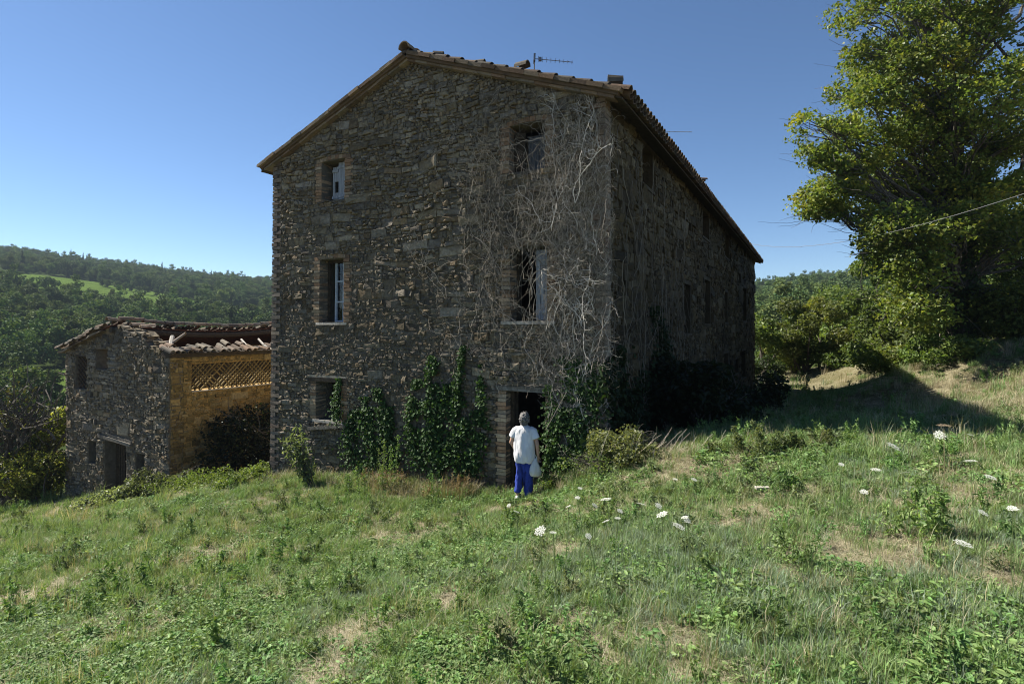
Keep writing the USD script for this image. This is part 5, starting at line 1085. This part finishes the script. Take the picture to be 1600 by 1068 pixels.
# local frame: +x to the person's right (right in the picture), +y forward through the door, z up
pz = np.array([.22, 9.84]); gzp = float(H(*pz))
ang = math.degrees(math.atan2(EV[1], EV[0])) - 90 + 6
per = thing('person', 'person with short grey hair, white shirt and blue trousers entering the doorway', 'person', (pz[0], pz[1], gzp - .02), ang, scale=.93)
hip, kneeL, ankL = .86, (-.085, .10, .47), (-.10, -.02, .10)
def hand(wr, fdir, side, curl):
    """palm and five fingers; fdir: direction the fingers point; side: which way the thumb lies"""
    wr = np.array(wr, float); fd = np.array(fdir, float); fd /= np.linalg.norm(fd); sd = np.array(side, float); sd -= fd * (sd @ fd); sd /= np.linalg.norm(sd); pn = np.cross(fd, sd)
    ms = [hull(ball(wr, .022), ball(wr + fd * .03 + sd * .02, .018), ball(wr + fd * .085 + sd * .03, .013), ball(wr + fd * .08 - sd * .032, .013))]
    for k, L in zip((-.03, -.01, .01, .03), (.055, .07, .075, .066)):
        a = wr + fd * .084 + sd * k; pts = [a]; dirn = fd.copy()
        for j, q in enumerate((.42, .32, .26)):
            c_, s_ = math.cos(curl * (j + .6)), math.sin(curl * (j + .6)); dd = fd * c_ + pn * s_; pts.append(pts[-1] + dd * L * q)
        ms += chain([(p_, r_) for p_, r_ in zip(pts, (.0098, .009, .0085, .0075))])
    a = wr + fd * .03 + sd * .03; b = a + fd * .03 + sd * .028 + pn * .012; c = b + fd * .03 + sd * .004 + pn * .018; ms += chain([(a, .013), (b, .0105), (c, .0085)])
    return ms
neck = (0, .01, 1.40)
body = [hull(ball((0, .035, 1.545), .085), ball((0, -.005, 1.55), .088), ball((0, .045, 1.475), .06)), hull(ball((0, .06, 1.445), .035), ball((0, .03, 1.49), .06)), hull(ball((0, .005, 1.36), .062), ball((0, .01, 1.47), .052)),
        hull(ball((0, .122, 1.525), .012), ball((0, .132, 1.50), .016), ball((0, .105, 1.50), .018)), hull(ball((.09, .02, 1.535), .016), ball((.086, .02, 1.505), .012)), hull(ball((-.09, .02, 1.535), .016), ball((-.086, .02, 1.505), .012)),
        hull(ball((-.13, 0, 1.30), .075), ball((.13, 0, 1.30), .075), ball((-.11, 0, 1.08), .09), ball((.11, 0, 1.08), .09)), hull(ball((-.11, 0, 1.08), .09), ball((.11, 0, 1.08), .09), ball((-.09, 0, .90), .105), ball((.09, 0, .90), .105))]
for ex in (-.032, .032): body.append(ball((ex, .112, 1.545), .013))
armR = [((.19, 0, 1.315), .052), ((.265, -.02, 1.07), .041), ((.262, .035, .86), .028)]; armL = [((-.19, 0, 1.315), .052), ((-.262, -.02, 1.08), .041), ((-.215, .10, .90), .028)]
for a in (armR, armL): body += chain(a)
body += hand((.262, .04, .85), (0, .12, -1), (0, 1, .1), .75); body += hand((-.212, .105, .89), (.25, .35, -1), (.6, 1, .2), .35)
legL = [((-.085, 0, .88), .095), ((-.10, .02, .48), .06), ((-.115, -.06, .11), .04)]; legR = [((.085, 0, .88), .095), ((.075, .03, .47), .06), ((.07, .02, .09), .04)]
for a in (legL, legR): body += chain(a)
body.append(hull(ball((-.115, -.07, .06), .038), ball((-.12, .08, .03), .03))); body.append(hull(ball((.07, 0, .05), .038), ball((.08, .15, .03), .03)))
put(per, 'body', smoothm(U(body), .012, 8), M_SKIN, smooth=True)
# clothes: shirt lofted from rings, sleeves joined
def loft(rings, seg=28, wob=0.0, rng=None):
    an = np.arange(seg) * 2 * np.pi / seg; V = []
    for (cx_, cy_, z_, rx, ry) in rings:
        k = 1 + (wob * np.sin(an * 5 + z_ * 9) + wob * .7 * np.sin(an * 8 - z_ * 14)) if wob else 1
        V.append(np.stack([cx_ + rx * np.cos(an) * k, cy_ + ry * np.sin(an) * k, np.full(seg, z_)], 1))
    v = np.vstack(V); n = len(rings); F_ = []
    for i in range(n - 1):
        for j in range(seg): a, b, c, d = i * seg + j, i * seg + (j + 1) % seg, (i + 1) * seg + (j + 1) % seg, (i + 1) * seg + j; F_ += [[a, b, c], [a, c, d]]
    v = np.vstack([v, v[:seg].mean(0), v[-seg:].mean(0)]); m = len(v)
    for j in range(seg): F_ += [[m - 2, (j + 1) % seg, j], [m - 1, (n - 1) * seg + j, (n - 1) * seg + (j + 1) % seg]]
    return m3.Manifold(m3.Mesh(np.asarray(v, np.float32), np.asarray(F_, np.uint32)))
sh = loft([(0, 0, .715, .188, .135), (0, 0, .76, .205, .150), (0, -.005, .86, .212, .158), (0, 0, .97, .208, .150), (0, 0, 1.08, .205, .142), (0, 0, 1.2, .205, .135), (0, 0, 1.30, .198, .122), (0, 0, 1.36, .165, .10), (0, .005, 1.395, .105, .078), (0, .01, 1.425, .066, .062)], wob=.022)
for s_ in (1, -1): sh = sh + hull(ball((s_ * .15, 0, 1.33), .075), ball((s_ * .19, 0, 1.315), .07), ball((s_ * .235, -.01, 1.185), .076), ball((s_ * .25, -.012, 1.15), .074)).trim_by_plane([s_ * -.35, 0, 1.0], 1.04)
def folds(vf, amt, fx, fz, seed):
    v, f = vf; n_ = trimesh.Trimesh(v, f, process=False).vertex_normals; q = v * [fx, fx, fz]; q[:, 2] += v[:, 0] * fx * .5; return v + n_ * ((meshkit.fbm(q, 3, seed) - .5) * amt)[:, None], f
put(per, 'shirt', folds(smoothm(sh, .016, 6), .05, 13, 4, 3), M_SHIRT, smooth=True)
tr = []
for s_, leg in ((-1, legL), (1, legR)):
    k_ = np.array(leg[1][0]); a_ = np.array(leg[2][0]); h_ = np.array(leg[0][0]); w_ = .0 if s_ < 0 else .0
    def at(z): 
        return (h_ + (k_ - h_) * (h_[2] - z) / (h_[2] - k_[2])) if z > k_[2] else (k_ + (a_ - k_) * (k_[2] - z) / (k_[2] - a_[2]))
    bot = .16 if s_ < 0 else .045
    zs = np.linspace(bot, .86, 9); tr.append(loft([(at(z)[0], at(z)[1], z, (.068 if s_ < 0 else .080) + .035 * max(0, (z - .3) / .56), .078 + .045 * max(0, (z - .3) / .56)) for z in zs], wob=.03))
tr.append(hull(ball((-.075, 0, .86), .115), ball((.075, 0, .86), .115), ball((-.08, 0, .98), .105), ball((.08, 0, .98), .105)))
put(per, 'trousers', folds(smoothm(U(tr), .016, 6), .05, 12, 9, 5), M_TROU, smooth=True)
hr = hull(ball((0, .0, 1.575), .098), ball((0, -.035, 1.545), .088), ball((0, -.03, 1.49), .072)) + hull(ball((-.055, -.01, 1.51), .052), ball((.055, -.01, 1.51), .052), ball((0, -.045, 1.46), .05)) + hull(ball((0, .06, 1.60), .055), ball((0, .02, 1.61), .07))
hv_, hf_ = smoothm(hr, .011, 4); nn = trimesh.Trimesh(hv_, hf_, process=False).vertex_normals; hv_ = hv_ + nn * ((meshkit.fbm(hv_ * 48, 2, 2) - .5) * .05)[:, None]; put(per, 'hair', (hv_, hf_), M_HAIR, smooth=True)
for c, r_ in ((np.array([-.115, -.07, .05]), 0), (np.array([.07, 0, .05]), 0)):
    s_ = hull(ball(c + [0, -.02, 0], .05), ball(c + [0, .03, .01], .05), ball(c + [0, .15, -.015], .036)) ^ m3.Manifold.cube([1, 1, 1], True).translate([0, 0, .5 + .0]); put(per, 'shoe', smoothm(s_, .02, 4), M_SHOE, smooth=True)
# plastic bag hanging from the right hand
Rz = np.array([[math.cos(math.radians(ang)), -math.sin(math.radians(ang))], [math.sin(math.radians(ang)), math.cos(math.radians(ang))]])
hl = np.array([.235, -.03, .80]); hw = np.r_[Rz @ hl[:2] * .93 + pz, gzp - .02 + hl[2] * .93]
bag = thing('plastic_bag', 'white plastic carrier bag hanging from the hand of the person', 'bag', hw)
bg_ = loft([(.0, 0, -.30, .055, .045), (0, 0, -.285, .092, .07), (0, 0, -.22, .108, .082), (-.005, 0, -.14, .088, .066), (-.01, 0, -.05, .052, .035), (0, .02, .02, .018, .012)], wob=.05)
put(bag, 'pouch', smoothm(bg_, .016, 3), M_BAG, smooth=True)
for s_ in (-1, 1): put(bag, 'handle', tube([(s_ * .02, 0, -.04), (s_ * .022, .03, .02), (0, .06, .062)], [.012, .009, .007], 6), M_BAG)
# ------------------------------------------------------------------ air
hzm = usdkit.material(stage, '/World/Looks/haze_air', {'v': ('principled_volume', dict(color=(.62, .76, .95), density=.00013, anisotropy=.2))}, [], volume='v.volume')
zlo = float(min(hv[:, 2].min(), -12)) - 1.0; zhi = float(max(hv[:, 2].max(), 22)) + 22
p = put(None, 'haze', boxm((0, 0, (zlo + zhi) / 2), (1860, 1860, zhi - zlo)), hzm); tag(p, 'thin bluish summer haze over the far hills', 'haze', kind='stuff')
